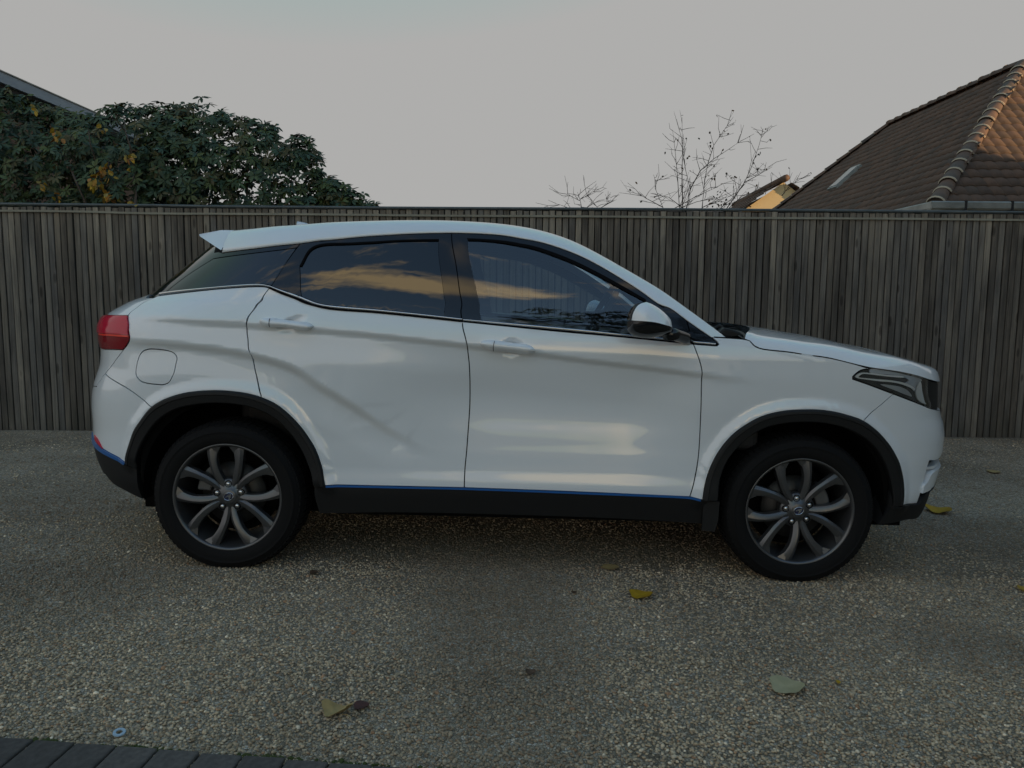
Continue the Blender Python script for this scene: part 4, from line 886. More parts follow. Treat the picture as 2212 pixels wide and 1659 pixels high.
# --- doors
rear_door = panel('rear_door', join(g_qd_l, RO[i_qd:], sill_q, rev(g_dd_l), rev(belt_r)), PAINT, car, step=.0125)
front_door = panel('front_door', join(g_dd_l, sill_f, rev(g_df_l), rev(belt_f)), PAINT, car, step=.0125)
hl_low = cat(H('F 583,738 760,800 1000,890 1250,985 1400,1045')); hl_tip = cat(H('F 772,622 730,625 670,640 610,682 580,718 583,738')); hl_top = cat(H('F 772,622 1000,640 1200,675 1420,742'))
i_hb = near_i(hl_low, seam_fb[0]); seam_fb[0] = hl_low[i_hb]
shut = cat(H('E 1380,865 1430,920 1500,953 1800,990 2100,1036 F 0,460 300,500 500,545 650,585 730,610 772,622'))
fend_top = cat(H('E 960,825 1120,834 1330,851 1380,865'))
front_fender = panel('front_fender', join(g_df_l, sill_e, FO[:i_fb + 1], rev(seam_fb), rev(hl_low[:i_hb + 1]), rev(hl_tip), rev(shut), rev(fend_top), tip_t, rev(belt_t)), PAINT, car)
tl_side = cat(H('A 470,1020 475,1100 486,1200 486,1238 450,1292 425,1325'), .006); tg_up = cat(H('A 700,863 560,940 485,998 470,1020')); tg_lo = cat(H('A 425,1325 345,1435 265,1535'))
quarter = panel('quarter_panel', join(belt_q, g_qd_l, rev(RO[i_rb:i_qd + 1]), rev(seam_rb), rev(tg_lo), rev(tl_side), rev(tg_up), cat(H('A 700,863 735,848'))), PAINT, car,
                holes=[cat(H('A 560,1385 590,1342 640,1322 700,1322 820,1338 868,1360 893,1402 886,1450 860,1560 830,1613 780,1634 720,1632 600,1612 553,1575 536,1520'), .008, True)])
panel('fuel_door', join(cat(H('A 560,1385 590,1342 640,1322 700,1322 820,1338 868,1360 893,1402 886,1450 860,1560 830,1613 780,1634 720,1632 600,1612 553,1575 536,1520'), .008, True)), PAINT, quarter, off=-.0006, mirror=False)
panel('fuel_door_seal', join(cat(H('A 555,1380 590,1335 640,1315 700,1315 825,1331 875,1355 901,1400 892,1455 866,1565 834,1620 780,1642 720,1640 595,1619 547,1580 529,1520'), .012, True)), SEAL, quarter, off=-.010, fl=0, mirror=False)
# --- tail: tailgate, lamp, bumper
def zrow(z, s0, s1, n=14): return np.stack([np.linspace(s0, s1, n), np.full(n, z)], -1)
tl_top = H('A 470,1020 370,1019 290,1018'); tl_bot = H('A 425,1325 330,1322 250,1318')
zt0, zb0 = tl_top[-1][1], tl_bot[-1][1]; sl = -2.34
sH = S0R - LR * .93
tailgate_hi = panel('tailgate', join(tg_up, cat(tl_top), cat([tl_top[-1], (sl, zt0), (SREND, zt0 - .005)]), cat([(SREND, zt0 - .005), (SREND, 1.262)]), cat([(SREND, 1.262), (sH - .12, 1.262), H('A 640,862')[0], H('A 700,863')[0]])), PAINT, car)
lamp_pol = join(tl_side, cat(tl_bot), cat([tl_bot[-1], (sl, zb0)]), cat([(sl, zb0), (sl, zt0)]), cat([(sl, zt0), tl_top[-1]]), rev(cat(tl_top)))
zm = H('A 480,1212 330,1198 215,1190')
tail_light = panel('tail_light', join(lamp_pol), REDD, car, off=.004, gap=.002, step=.014)
panel('lamp_upper_lens', join(cat(H('A 472,1030 478,1100 484,1195')), cat(H('A 484,1195 330,1185 222,1178')), cat([H('A 222,1178')[0], (sl + .02, zm[-1][1] + .01), (sl + .02, zt0 - .012)]), cat([(sl + .02, zt0 - .012), H('A 290,1028')[0], H('A 472,1030')[0]])), REDL, tail_light, off=.008, gap=.001)
panel('lamp_light_bar', join(cat(H('A 484,1197 330,1187 225,1180')), cat(H('A 225,1180 228,1196')), cat(H('A 228,1196 330,1204 484,1214')), cat(H('A 484,1214 484,1197'))), REDB, tail_light, off=.0095, gap=.0005)
blo = H('A 190,1650')[0]
tg_low = panel('tailgate', join(tg_lo, cat(H('A 265,1535 190,1650')), cat([blo, (-2.3, blo[1] - .02), (SREND, blo[1] - .03)]), cat([(SREND, blo[1] - .03), (SREND, zt0 - .005)]), cat([(SREND, zt0 - .005), (sl, zt0)]), cat([(sl, zt0), (sl, zb0)]), rev(cat(tl_bot + [(sl, zb0)]))), PAINT, tailgate_hi)
bl_e = H('B 462,768 350,712 250,655 180,590'); zbl = bl_e[-1][1]
rear_bumper = panel('rear_bumper', join(seam_rb, rev(RO[:i_rb + 1]), cat(bl_e), cat([bl_e[-1], (-2.25, zbl + .02), (SREND, zbl + .025)]), cat([(SREND, zbl + .025), (SREND, blo[1] - .03)]), rev(cat([blo, (-2.3, blo[1] - .02), (SREND, blo[1] - .03)])), cat(H('A 190,1650 265,1535'))), PAINT, car)
bl_2 = H('B 450,790 340,738 250,692 185,640'); zb2 = bl_2[-1][1]
panel('accent_strip', join(cat(bl_e), cat([bl_e[-1], (-2.25, zbl + .02)]), cat([(-2.25, zbl + .02), (-2.25, zb2 + .02)]), cat([(-2.25, zb2 + .02), bl_2[-1]]), rev(cat(bl_2)), cat([bl_2[0], bl_e[0]])), BLUE, rear_bumper, off=.007, gap=.0005)
low_b = H('B 600,1104 520,1070 430,1022 330,962 265,885')
skirt = panel('bumper_skirt', join(cat(bl_2), cat([bl_2[-1], (-2.25, zb2 + .02), (SREND, zb2 + .02)]), cat([(SREND, zb2 + .02), (SREND, low_b[-1][1] - .02)]), cat([(SREND, low_b[-1][1] - .02), (-2.2, low_b[-1][1] - .015), low_b[-1]]), rev(cat(low_b)), cat(H('B 600,1104 570,1030 548,930 545,832')), cat([H('B 545,832')[0], bl_2[0]])), PLASTIC, rear_bumper, off=-.002, fl=.16)
panel('reflector', join(cat(H('B 178,528 205,565 250,652')), cat(H('B 250,652 205,606 180,572')), cat(H('B 180,572 178,528'))), REDL, rear_bumper, off=.006, gap=.0004, step=.01)
# --- arch trims
def trim(name, Co, Ci):
    n = 60
    def rs(C): 
        l = np.concatenate([[0], np.cumsum(np.linalg.norm(np.diff(C, axis=0), axis=1))]); t = np.linspace(0, l[-1], n); return np.stack([np.interp(t, l, C[:, 0]), np.interp(t, l, C[:, 1])], -1)
    a, b = rs(Co), rs(Ci); prof = [(-.02, -.004), (-.004, .006), (.10, .013), (.30, .015), (.36, .0115), (.92, .009), (1.0, .004), (1.01, -.05)]
    rows = []
    for f, o in prof:
        q = a + (b - a) * f; rows.append(Bs(q[:, 0], q[:, 1]) + np.array([0, -1, 0]) * o + 0)
    V = np.vstack(rows); F_ = [(r * n + i, r * n + i + 1, (r + 1) * n + i + 1, (r + 1) * n + i) for r in range(len(prof) - 1) for i in range(n - 1)]
    o = mesh_obj(name, V, F_, PLASTIC, car); sh_by_angle(o, 28); MIRROR.append(o); return o
trim('wheel_arch_trim', RO, RI); trim('wheel_arch_trim', FO, FI)
# --- sill
sill_top = cat(H('U 679,1052 703,1050 850,1053 1003,1056 1250,1065 1490,1076 1530,1082')); sill_bot = cat(H('U 690,1110 850,1108 1100,1113 1350,1122 1528,1133'))
sill = panel('sill', join(sill_top, cat([sill_top[-1], sill_bot[-1]]), rev(sill_bot), cat([sill_bot[0], sill_top[0]])), PLASTIC, car, off=-.004, gap=0, fl=.06)
st2 = cat(H('U 706,1051.5 850,1054.5 1003,1057.5 1250,1066.5 1490,1077.5 1512,1081'))
st1 = cat(H('U 705,1047.5 850,1050.5 1003,1053.5 1250,1062.5 1490,1073.5 1512,1077'))
panel('accent_strip', join(st1, cat([st1[-1], st2[-1]]), rev(st2), cat([st2[0], st1[0]])), BLUE, sill, off=.0045, gap=0, mirror=False)
# --- front: lamp, bumper, grille
gr_t = H('F 1420,742')[0]; gr_b = H('F 1450,1065')[0]; nz_b = H('F 1540,1082')[0]
hl_fr = cat([gr_t, H('F 1415,840')[0], H('F 1425,930')[0], H('F 1450,1010')[0], gr_b])
hl_pol = join(hl_tip, hl_low, cat([hl_low[-1], gr_b]), rev(hl_fr), rev(hl_top))
headlight = panel('headlight', hl_pol, LENSB, car, off=-.030, gap=0.001, step=.02)
def hpart(name, txt, m, off, closed=True):
    return panel(name, join(cat(H(txt), .006, True)), m, headlight, off=off, gap=0, fl=.006, step=.01, mirror=False)
hpart('light_guide', 'F 622,712 640,690 690,668 760,668 960,690 1150,708 1170,718 1150,722 950,706 760,684 700,682 670,700 655,716 760,730 900,742 1050,756 1160,778 1240,810 1290,850 1285,862 1230,832 1150,800 1040,776 880,762 720,740 640,726', LAMPW, -.006)
hpart('upper_reflector', 'F 800,634 1000,652 1200,690 1400,752 1340,800 1310,880 1280,840 1210,790 1250,760 1180,715 1000,690 800,668', LAMPG, -.020)
hpart('turn_signal', 'F 915,802 1050,812 1150,832 1215,862 1255,900 1275,935 1230,925 1080,868', LAMPG, -.016)
hpart('projector', 'F 1385,765 1400,800 1405,860 1420,930 1440,1000 1465,1020 1400,1005 1350,960 1335,900 1350,830', LAMPW, -.022)
panel('lamp_cover', hl_pol, LENSC, headlight, off=.001, gap=.002, fl=.006, mirror=False)
zg0, zg1 = gr_t[1] - .01, gr_b[1]
gril = panel('grille', join(hl_fr, cat([gr_b, nz_b, (S0F + LF * 1.3, nz_b[1] - .012), (SFEND, nz_b[1] - .015)]), cat([(SFEND, nz_b[1] - .015), (SFEND, gr_t[1] - .045)]), cat([(SFEND, gr_t[1] - .045), (S0F + LF * 1.25, gr_t[1] - .035), (H('F 1520,768')[0]), gr_t])), PLASTIC, car, off=-.012)
bot_f = H('G 1618,838 1745,832'); in_f = cat(H('G 1745,832 1775,745 1802,650 1830,540 1846,489')); lip = H('G 1846,489 1890,487')
zl = lip[-1][1]
front_bumper = panel('front_bumper', join(seam_fb, FO[i_fb:], cat(bot_f), in_f, cat(lip), cat([lip[-1], (S0F + LF * 1.3, zl), (SFEND, zl)]), cat([(SFEND, zl), (SFEND, nz_b[1] - .015)]), cat([(SFEND, nz_b[1] - .015), (S0F + LF * 1.3, nz_b[1] - .012), nz_b, gr_b]), cat([gr_b, hl_low[-1]]), rev(hl_low[i_hb:])), PAINT, car)
zs1 = H('G 1745,832')[0][1]
panel('fog_lamp_pocket', join(in_f, cat(lip), cat([lip[-1], (S0F + LF * 1.3, zl), (SFEND, zl)]), cat([(SFEND, zl), (SFEND, zs1)]), cat([(SFEND, zs1), (S0F + LF * 1.1, zs1), bot_f[-1]])), GLOSSB, front_bumper, off=-.05, mirror=True)
def bar(name, txt, m, off, par, fl=.02):
    return panel(name, join(cat(H(txt), .006, True)), m, par, off=off, gap=0, fl=fl, step=.012)
bar('daytime_lamp', 'H 1715,1110 1675,1118 1640,1165 1655,1185 1690,1175 1712,1140', LAMPW, -.03, front_bumper)
wl = H('H 1840,1000 1760,1075 1680,1235 1600,1330 1560,1500'); wl2 = H('H 1560,1500 1700,1440 1800,1350 1838,1250')
panel('bumper_lip', join(cat(wl), cat(wl2), cat([wl2[-1], (S0F + LF * 1.2, wl2[-1][1] + .01), (SFEND, wl2[-1][1] + .01)]), cat([(SFEND, wl2[-1][1] + .01), (SFEND, wl[0][1])]), cat([(SFEND, wl[0][1]), (S0F + LF * 1.2, wl[0][1]), wl[0]])), PAINT, front_bumper, off=.012, gap=0, fl=.05)
wl = H('H 1710,935 1880,905'); wl2 = H('H 1700,988 1850,978')
panel('chrome_blade', join(cat(wl), cat([wl[-1], (SFEND, wl[-1][1])]), cat([(SFEND, wl[-1][1]), (SFEND, wl2[-1][1])]), cat([(SFEND, wl2[-1][1]), wl2[-1]]), cat(rev(wl2)), cat([wl2[0], wl[0]])), PAINT, front_bumper, off=-.002, gap=0, fl=.03)
sk_t = H('G 1536,842 1620,838 1745,832 1790,762 1868,692'); sk_b = H('G 1418,990 1500,984 1640,955 1760,908 1850,846')
chin = panel('bumper_chin', join(cat(sk_t[:3]), cat(sk_t[2:]), cat([sk_t[-1], (S0F + LF * 1.2, sk_t[-1][1] + .01), (SFEND, sk_t[-1][1] + .01)]), cat([(SFEND, sk_t[-1][1] + .01), (SFEND, sk_b[-1][1])]), cat([(SFEND, sk_b[-1][1]), (S0F + LF * 1.1, sk_b[-1][1]), sk_b[-1]]), rev(cat(sk_b)), cat([sk_b[0], sk_t[0]])), PLASTIC, front_bumper, off=.012, gap=0, fl=.12)
# --- dark upper frames, glass, chrome
gl_q = cat(H('A 790,812 1000,650 1215,512 1500,475 1800,440 1955,418 1860,565 1738,752')); glq = join(cat(H('A 795,812 1000,652 1218,514')), cat(H('A 1218,514 1500,475 1800,440 1955,420')), cat(H('A 1955,420 1860,565 1740,752')), cat(H('A 1740,750 1640,737 1550,738 1200,768 795,812')))
zH0, zH1 = 1.25, 1.515
qf = panel('quarter_window_frame', join(cant_q, g_qd_u, cat([g_qd_u[-1], bup_q[-1]]), rev(bup_q), cat([bup_q[0], belt_q[0]]), cat([belt_q[0], H('A 640,862')[0]]), cat([H('A 640,862')[0], (sH, zH0 + .012)]), cat([(sH, zH0 + .012), (sH + .02, 1.40), (sH + .03, zH1)]), cat([(sH + .03, zH1), cant_q[0]])), GLOSSB, car, holes=[glq], off=-.003)
panel('quarter_glass', glq, DGLASS, qf, off=-.0045, gap=.0015, mirror=False)
glr = join(cat(H('C 335,303 700,266 1100,244 1447,236')), cat(H('C 1447,236 1470,560 1498,910')), rev(cat(H('C 238,738 350,783 450,808 600,823 900,849 1200,879 1498,911'))), cat(H('C 238,738 222,475')), cat(H('C 222,472 335,303')))
rf_ = panel('window_frame', join(cant_r, g_dd_u, cat([g_dd_u[-1], bup_r[-1]]), rev(bup_r), cat([bup_r[0], g_qd_u[-1]]), rev(g_qd_u)), GLOSSB, rear_door, holes=[glr], off=-.003)
panel('window_glass', glr, DGLASS, rear_door, off=-.007, gap=-.001)
ws_ = panel('weather_strip', join(cat(H('C 215,470 335,298 700,262 1100,240 1450,232')), cat(H('C 1450,232 1450,246')), rev(cat(H('C 235,472 345,312 700,278 1100,252 1450,246'))), cat(H('C 235,472 215,470'))), SEAL, rear_door, off=0, gap=0)
glf = join(cat(H('D 162,240 300,245 500,268 700,305 900,368 1100,448 1300,548 1500,658 1725,790')), cat(H('D 1725,790 1760,900 1800,1092')), rev(cat(H('D 283,946 400,957 800,992 1200,1029 1500,1063 1800,1093'))), cat(H('D 283,946 225,620 162,240')))
ff_ = panel('window_frame', join(cant_f, g_df_u, cat([g_df_u[-1], bup_f[-1]]), rev(bup_f), cat([bup_f[0], g_dd_u[-1]]), rev(g_dd_u)), GLOSSB, front_door, holes=[glf], off=-.003)
panel('window_glass', glf, CGLASS, front_door, off=-.007, gap=-.002, fl=0)
panel('weather_strip', join(cat(H('D 150,226 300,232 500,250 700,285 900,345 1100,425 1300,523 1500,632 1735,768')), cat(H('D 1735,768 1735,790')), rev(cat(H('D 162,243 300,249 500,272 700,310 900,374 1100,454 1300,554 1500,664 1735,790'))), cat(H('D 162,243 150,226'))), SEAL, front_door, off=0, gap=0)
panel('fixed_corner_trim', join(cant_t, tip_t[:near_i(tip_t, bup_t[-1])], cat([tip_t[near_i(tip_t, bup_t[-1])], bup_t[-1]]), rev(bup_t), cat([bup_t[0], g_df_u[-1]]), rev(g_df_u)), GLOSSB, front_fender, off=-.003)
def frac(up, lo, f):
    n = 60
    def rs(C): 
        l = np.concatenate([[0], np.cumsum(np.linalg.norm(np.diff(C, axis=0), axis=1))]); t = np.linspace(0, l[-1], n); return np.stack([np.interp(t, l, C[:, 0]), np.interp(t, l, C[:, 1])], -1)
    a, b = rs(up), rs(lo); return a + (b - a) * f
def strip(par, up, lo, tail=None):
    q = join(up, cat([up[-1], lo[-1]]) if tail is None else tail, rev(lo), cat([lo[0], up[0]]))
    R_ = [frac(up, lo, f) for f in (.02, .10, .30, .55, .80, .95, .99)]; hs = (-.004, .004, .0075, .0085, .0065, .002, -.005); m = len(R_[0])
    Pc = np.vstack([Bs(r[:, 0], r[:, 1]) + Bnn(r[:, 0], r[:, 1]) * h for r, h in zip(R_, hs)])
    k = mesh_obj('chrome_strip', Pc, [(j * m + i, j * m + i + 1, (j + 1) * m + i + 1, (j + 1) * m + i) for j in range(6) for i in range(m - 1)], CHROME, par)
    R_ = [frac(up, lo, f) for f in (-.05, .5, .9, 1.03)]; Pc = np.vstack([Bs(r[:, 0], r[:, 1]) + Bnn(r[:, 0], r[:, 1]) * h for r, h in zip(R_, (-.003, -.003, .002, .0025))])
    mesh_obj('strip_shadow_gap', Pc, [(j * m + i, j * m + i + 1, (j + 1) * m + i + 1, (j + 1) * m + i) for j in range(3) for i in range(m - 1)], SEAL, par)  # black band painting in the shadow gap under the chrome strip
    return k
strip(qf, bup_q, frac(bup_q, belt_q, .78)); strip(rear_door, bup_r, frac(bup_r, belt_r, .74)); strip(front_door, bup_f, frac(bup_f, belt_f, .72)); strip(front_fender, bup_t, frac(bup_t, belt_t, .74))
ribbon('strip_shadow_gap', belt_r, SEAL, rear_door, .0065, .003)
# dark seals behind every shut line
for par, cvs in ((car, [g_qd_l, g_dd_l, g_df_l, seam_rb, tg_lo, tg_up, seam_fb, shut, fend_top, hl_low, hl_tip, tl_side, sill_q, sill_f, g_qd_u, g_dd_u, g_df_u, belt_q, belt_r, belt_f, belt_t, cant_q, cant_r, cant_f, cant_t, tip_t]),):
    for c in cvs:
        thin = any(c is k for k in (shut, fend_top, cant_q, cant_r, cant_f, cant_t, hl_tip, hl_low, tg_up))
        ribbon('shut_line_seal', c, SEAL, par, .012 if thin else .03, -.008 if thin else -.012)
# --- door handles
def handle(par, txt, cut, rx):
    q = join(cat(H(txt), .006, True))
    h = panel('door_handle', q, PAINT, par, off=.010, gap=0, fl=.012, step=.008, surf=lambda s, z: Bs(s, z, True, False), nrm=lambda s, z: np.tile([0., -.995, .09], (len(s), 1)), bul=lambda d, V: .020 * np.sqrt(np.clip(1 - (1 - np.clip(d / .020, 0, 1)) ** 2, 0, 1)))
    c = cat(H(cut), .006); n = np.stack([-np.gradient(c[:, 1]), np.gradient(c[:, 0])], -1); n /= np.linalg.norm(n, axis=1, keepdims=True)
    a, b = c - n * .0012, c + n * .0012; P = np.vstack([Bs(k[:, 0], k[:, 1], True, False) + np.array([0, -.0305, 0]) for k in (a, b)]); m = len(c)
    o = mesh_obj('handle_joint', P, [(i, i + 1, m + i + 1, m + i) for i in range(m - 1)], SEAL, h); return h
handle(rear_door, 'A 1642,1070 1660,1052 1700,1043 1760,1042 1850,1057 1980,1072 2060,1083 2105,1103 2114,1122 2090,1145 2040,1158 1990,1152 1900,1135 1800,1127 1720,1128 1668,1108', 'A 1748,1046 1742,1085 1745,1122', 0)
handle(front_door, 'D 266,1158 285,1138 330,1128 400,1130 500,1146 600,1157 680,1168 730,1190 751,1218 735,1243 690,1258 640,1258 560,1243 460,1233 390,1229 330,1212 285,1185', 'D 396,1133 386,1175 384,1226', 0)
# --- roof with both pillars
def xyz(c): c = np.asarray(c); return Bs(c[:, 0], c[:, 1])
Lc = xyz(np.vstack([cant_q[:-1], cant_r[:-1], cant_f[:-1], cant_t])) 
_Lx, _Ly = Lc[:, 0], -Lc[:, 1]; _o = np.argsort(_Lx)
def yL(x): return np.interp(x, _Lx[_o], _Ly[_o])
Tt = []
for (u, v) in px('A 1410,268 1700,240 2000,221 C 0,118 300,99 600,82 900,73 1200,68 1500,70 1800,84 2000,100 D 550,112 760,148 900,185 1050,235 1200,305 1350,385 1500,470 1700,585 1900,705 E 0,70 250,215 500,375 700,520 900,665 1120,832'):
    x = plane_hit(u, v, -.6)[0]
    for it in range(4):
        yy = yL(x) - (.16 - .11 * float(sst(.0, .9, x))); q = plane_hit(u, v, -yy); x = q[0]
    Tt.append(q)
Tt = np.array(Tt); Tt = Tt[np.argsort(Tt[:, 0])]
NK = 110; kk = np.linspace(0, 1, NK)
def resample3(C, n):
    l = np.concatenate([[0], np.cumsum(np.linalg.norm(np.diff(C, axis=0), axis=1))]); t = np.linspace(0, l[-1], n); return np.stack([np.interp(t, l, C[:, i]) for i in range(3)], -1)
def smooth3(C, n): 
    f = [hermite(C[:, 0], C[:, i]) for i in (1, 2)]; x = np.linspace(C[0, 0], C[-1, 0], 400); return resample3(np.stack([x, f[0](x), f[1](x)], -1), n)
def sm(C, it=6):
    C = C.copy()
    for _ in range(it): C[1:-1] = C[1:-1] * .5 + (C[:-2] + C[2:]) * .25
    return C
LL = sm(resample3(Lc, NK), 2); TT = sm(smooth3(Tt, NK), 8)
kw = int(np.argmin(np.abs(TT[:, 0] - .20)))
NA, NB = 10, 16; rows = []
for j in range(NK):
    l, t = LL[j], TT[j]; Q = np.array([l[0] + (t[0] - l[0]) * .45, l[1] + (t[1] - l[1]) * .38, l[2] + (t[2] - l[2]) * .86])
    sec = [l + np.array([0, .012, -.002])]
    for a in np.linspace(0, 1, NA): sec.append((1 - a) ** 2 * l + 2 * a * (1 - a) * Q + a * a * t)
    if j <= kw:
        for b in np.linspace(0, 1, NB + 1)[1:]:
            y = t[1] * (1 - b); sec.append(np.array([t[0], y, t[2] + .028 * (1 - (y / t[1]) ** 2)]))
    else:
        for b in np.linspace(0, 1, NB + 1)[1:]:
            f = min(1, b * 6); sec.append(t + np.array([0, .05 * f, -.022 * f]))
    rows.append(sec)
M_ = len(rows[0]); V = [p for r in rows for p in r]; F_ = [(j * M_ + i, (j + 1) * M_ + i, (j + 1) * M_ + i + 1, j * M_ + i + 1) for j in range(NK - 1) for i in range(M_ - 1) if not (j >= kw and i > NA + 3)]
roof = mesh_obj('roof', V, F_, PAINT, car); MIRROR.append(roof)
# windscreen and headliner
Vw = []; nr = NK - kw; NC = 24
for j in range(kw, NK):
    t = TT[j] + np.array([0, .03, -.012]); q = min(1, (j - kw) / (nr * .35)); q = q * q * (3 - 2 * q)
    for w_ in np.linspace(-1, 1, NC + 1): Vw.append((t[0] + .10 * q * (1 - w_ * w_), t[1] * -w_, t[2] + .028 * (1 - q) * (1 - w_ * w_)))
windscreen = mesh_obj('windscreen', Vw, [(j * (NC + 1) + i, j * (NC + 1) + i + 1, (j + 1) * (NC + 1) + i + 1, (j + 1) * (NC + 1) + i) for j in range(nr - 1) for i in range(NC)], CGLASS, car)
Vh = []
for j in range(0, kw + 1):
    t = TT[j]
    for w_ in np.linspace(-1, 1, 13): Vh.append((t[0], (abs(t[1]) + .03) * w_, t[2] - .05 - .03 * w_ * w_))
headliner = mesh_obj('headliner', Vh, [(j * 13 + i, j * 13 + i + 1, (j + 1) * 13 + i + 1, (j + 1) * 13 + i) for j in range(kw) for i in range(12)], HEADL, car)
# --- hatch glass, spoiler, aerial
hatch = panel('hatch_glass', join(cat([(sH, zH0 + .012), (sH + .02, 1.40), (sH + .03, zH1)]), cat([(sH + .03, zH1), (SREND, zH1)]), cat([(SREND, zH1), (SREND, zH0 + .012)]), cat([(SREND, zH0 + .012), (sH, zH0 + .012)])), DGLASS, tailgate_hi, off=-.004, step=.03)
T0, L0 = TT[0], LL[0]
tipu, tipv = px('A 1098,303')[0]; tip = plane_hit(tipu, tipv, -.55)
lo_c = L0 + np.array([-.004, 0, -.002])
Vs = []; W2 = [1., .9, .6, .3, 0.]
near_top, near_low, near_tip = T0 + np.array([0, 0, .0]), lo_c, tip
ys = np.linspace(-1, 1, 17); sp = []
for w_ in ys:
    cw = 1 - w_ * w_; e = abs(w_) ** 6
    sp.append([(near_top[0], near_top[1] * -w_ * 1.0, near_top[2] + .028 * cw), (near_top[0] * .62 + near_tip[0] * .38, -(near_top[1] * .62 + near_tip[1] * .38) * w_, near_top[2] * .62 + near_tip[2] * .38 + .008 + .028 * cw),
               (near_tip[0] - .03 * cw, -near_tip[1] * w_, near_tip[2] + .024 * cw), (near_tip[0] - .03 * cw + .004, -near_tip[1] * w_, near_tip[2] - .010 + .022 * cw),
               (near_low[0] - .02 * cw, -(near_low[1]) * w_, near_low[2] + .012 + .028 * cw), (near_low[0] + .06, -(near_low[1] + .02) * w_, near_low[2] + .02 + .028 * cw)])
V = [p for r in sp for p in r]; F_ = [(j * 6 + i, j * 6 + i + 1, (j + 1) * 6 + i + 1, (j + 1) * 6 + i) for j in range(16) for i in range(5)]
# side cheeks
q0 = [sp[0][i] for i in range(6)]
F_ += [(0, 1, 2, 3, 4), (16 * 6 + 4, 16 * 6 + 3, 16 * 6 + 2, 16 * 6 + 1, 16 * 6)]
spoiler = mesh_obj('rear_spoiler', V, F_, PAINT, tailgate_hi); sh_by_angle(spoiler, 25)
sc_ = cat([(0, 0), (1, 0)], .1)
sm_ = [(0, 0)]
seam = MB(); c3 = [lo_c + np.array([.004, -.0035, .004]), lo_c * .5 + T0 * .5 + np.array([.012, -.034, .022]), T0 + np.array([.003, -.004, .003])]
# shark fin aerial
ax = plane_hit(*px('C 185,98')[0], -.02); bx = plane_hit(*px('C 400,98')[0], -.02); az = plane_hit(*px('C 187,76')[0], -.02)
fin = []; zr = min(ax[2], bx[2]) - .03; n = 14
for i, t in enumerate(np.linspace(0, 1, n)):
    x = ax[0] + (bx[0] - ax[0]) * t; h = zr + (az[2] - zr) * (1 - t ** 1.7) ** .9 if t < 1 else zr; wd = .018 * (1 - .6 * t)
    fin += [(x, -wd, zr - .01), (x, -wd * .5, zr * .4 + h * .6), (x, 0, h), (x, wd * .5, zr * .4 + h * .6), (x, wd, zr - .01)]
mesh_obj('roof_aerial', fin, [(i * 5 + k, i * 5 + k + 1, (i + 1) * 5 + k + 1, (i + 1) * 5 + k) for i in range(n - 1) for k in range(4)] + [(0, 1, 2, 3, 4)], PAINT, roof)
# --- bonnet
Nc = np.vstack([xyz(np.vstack([cat(H('E 1330,851 1380,865'))[:-1], shut[:-1], hl_top])), xyz(cat([H('F 1480,758')[0], H('F 1520,769')[0], (S0F + LF * 1.2, gr_t[1] - .035), (SFEND - .02, gr_t[1] - .045)]))])
o_ = np.argsort(Nc[:, 0]); Nc = Nc[o_]
_sel = np.where((Nc[:, 0] > 1.42) & (Nc[:, 0] < 1.85))[0]
for _ in range(60): Nc[_sel, 1:] = Nc[_sel, 1:] * .5 + (Nc[_sel - 1, 1:] + Nc[_sel + 1, 1:]) * .25
kx = np.concatenate([[True], np.diff(Nc[:, 0]) > .002]); Nc = Nc[kx]
zcp = np.array([plane_hit(u, v, .0) for u, v in px('E 1100,712 1350,745 1600,770 1800,795 2000,832 2212,870 F 200,310 400,350 600,395 800,445 1000,510')] + [plane_hit(u, v, y) for (u, v), y in zip(px('F 1150,570 1300,635'), (-.15, -.28))])
x_end = Nc[-1, 0]
zcf = hermite(list(zcp[:, 0]) + [x_end], list(zcp[:, 2]) + [Nc[-1, 2] + .004])
NX, NW = 70, 72; Vb = []; xs = np.concatenate([np.linspace(Nc[0, 0], 2.0, 45, endpoint=False), np.linspace(2.0, x_end, 25)])
for x in xs:
    yn = np.interp(x, Nc[:, 0], -Nc[:, 1]); zn = np.interp(x, Nc[:, 0], Nc[:, 2]); zc = max(float(zcf(x)), zn + .003)
    if x > 1.98: zc = zn + (zc - zn) * math.sqrt(max(0, 1 - ((x - 1.98) / (x_end - 1.98 + 1e-6)) ** 2.4)) + .001
    for w_ in np.linspace(-1, 1, NW + 1):
        wv = math.copysign(1 - (1 - abs(w_)) ** 2.2, w_)
        sh = .20 * (1 - wv * wv) * (1 - float(sst(1.05, 1.75, x)))
        dd = (1 - abs(wv)) * yn; h1 = min(.055, .62 * (zc - zn)); Vb.append((x + sh, wv * max(yn - .004, 0), zn + .003 + h1 * (1 - math.exp(-dd / .020)) + (zc - zn - h1) * (1 - abs(wv) ** 2.6)))
bonnet = mesh_obj('bonnet', Vb, [(j * (NW + 1) + i, j * (NW + 1) + i + 1, (j + 1) * (NW + 1) + i + 1, (j + 1) * (NW + 1) + i) for j in range(len(xs) - 1) for i in range(NW)], PAINT, car)
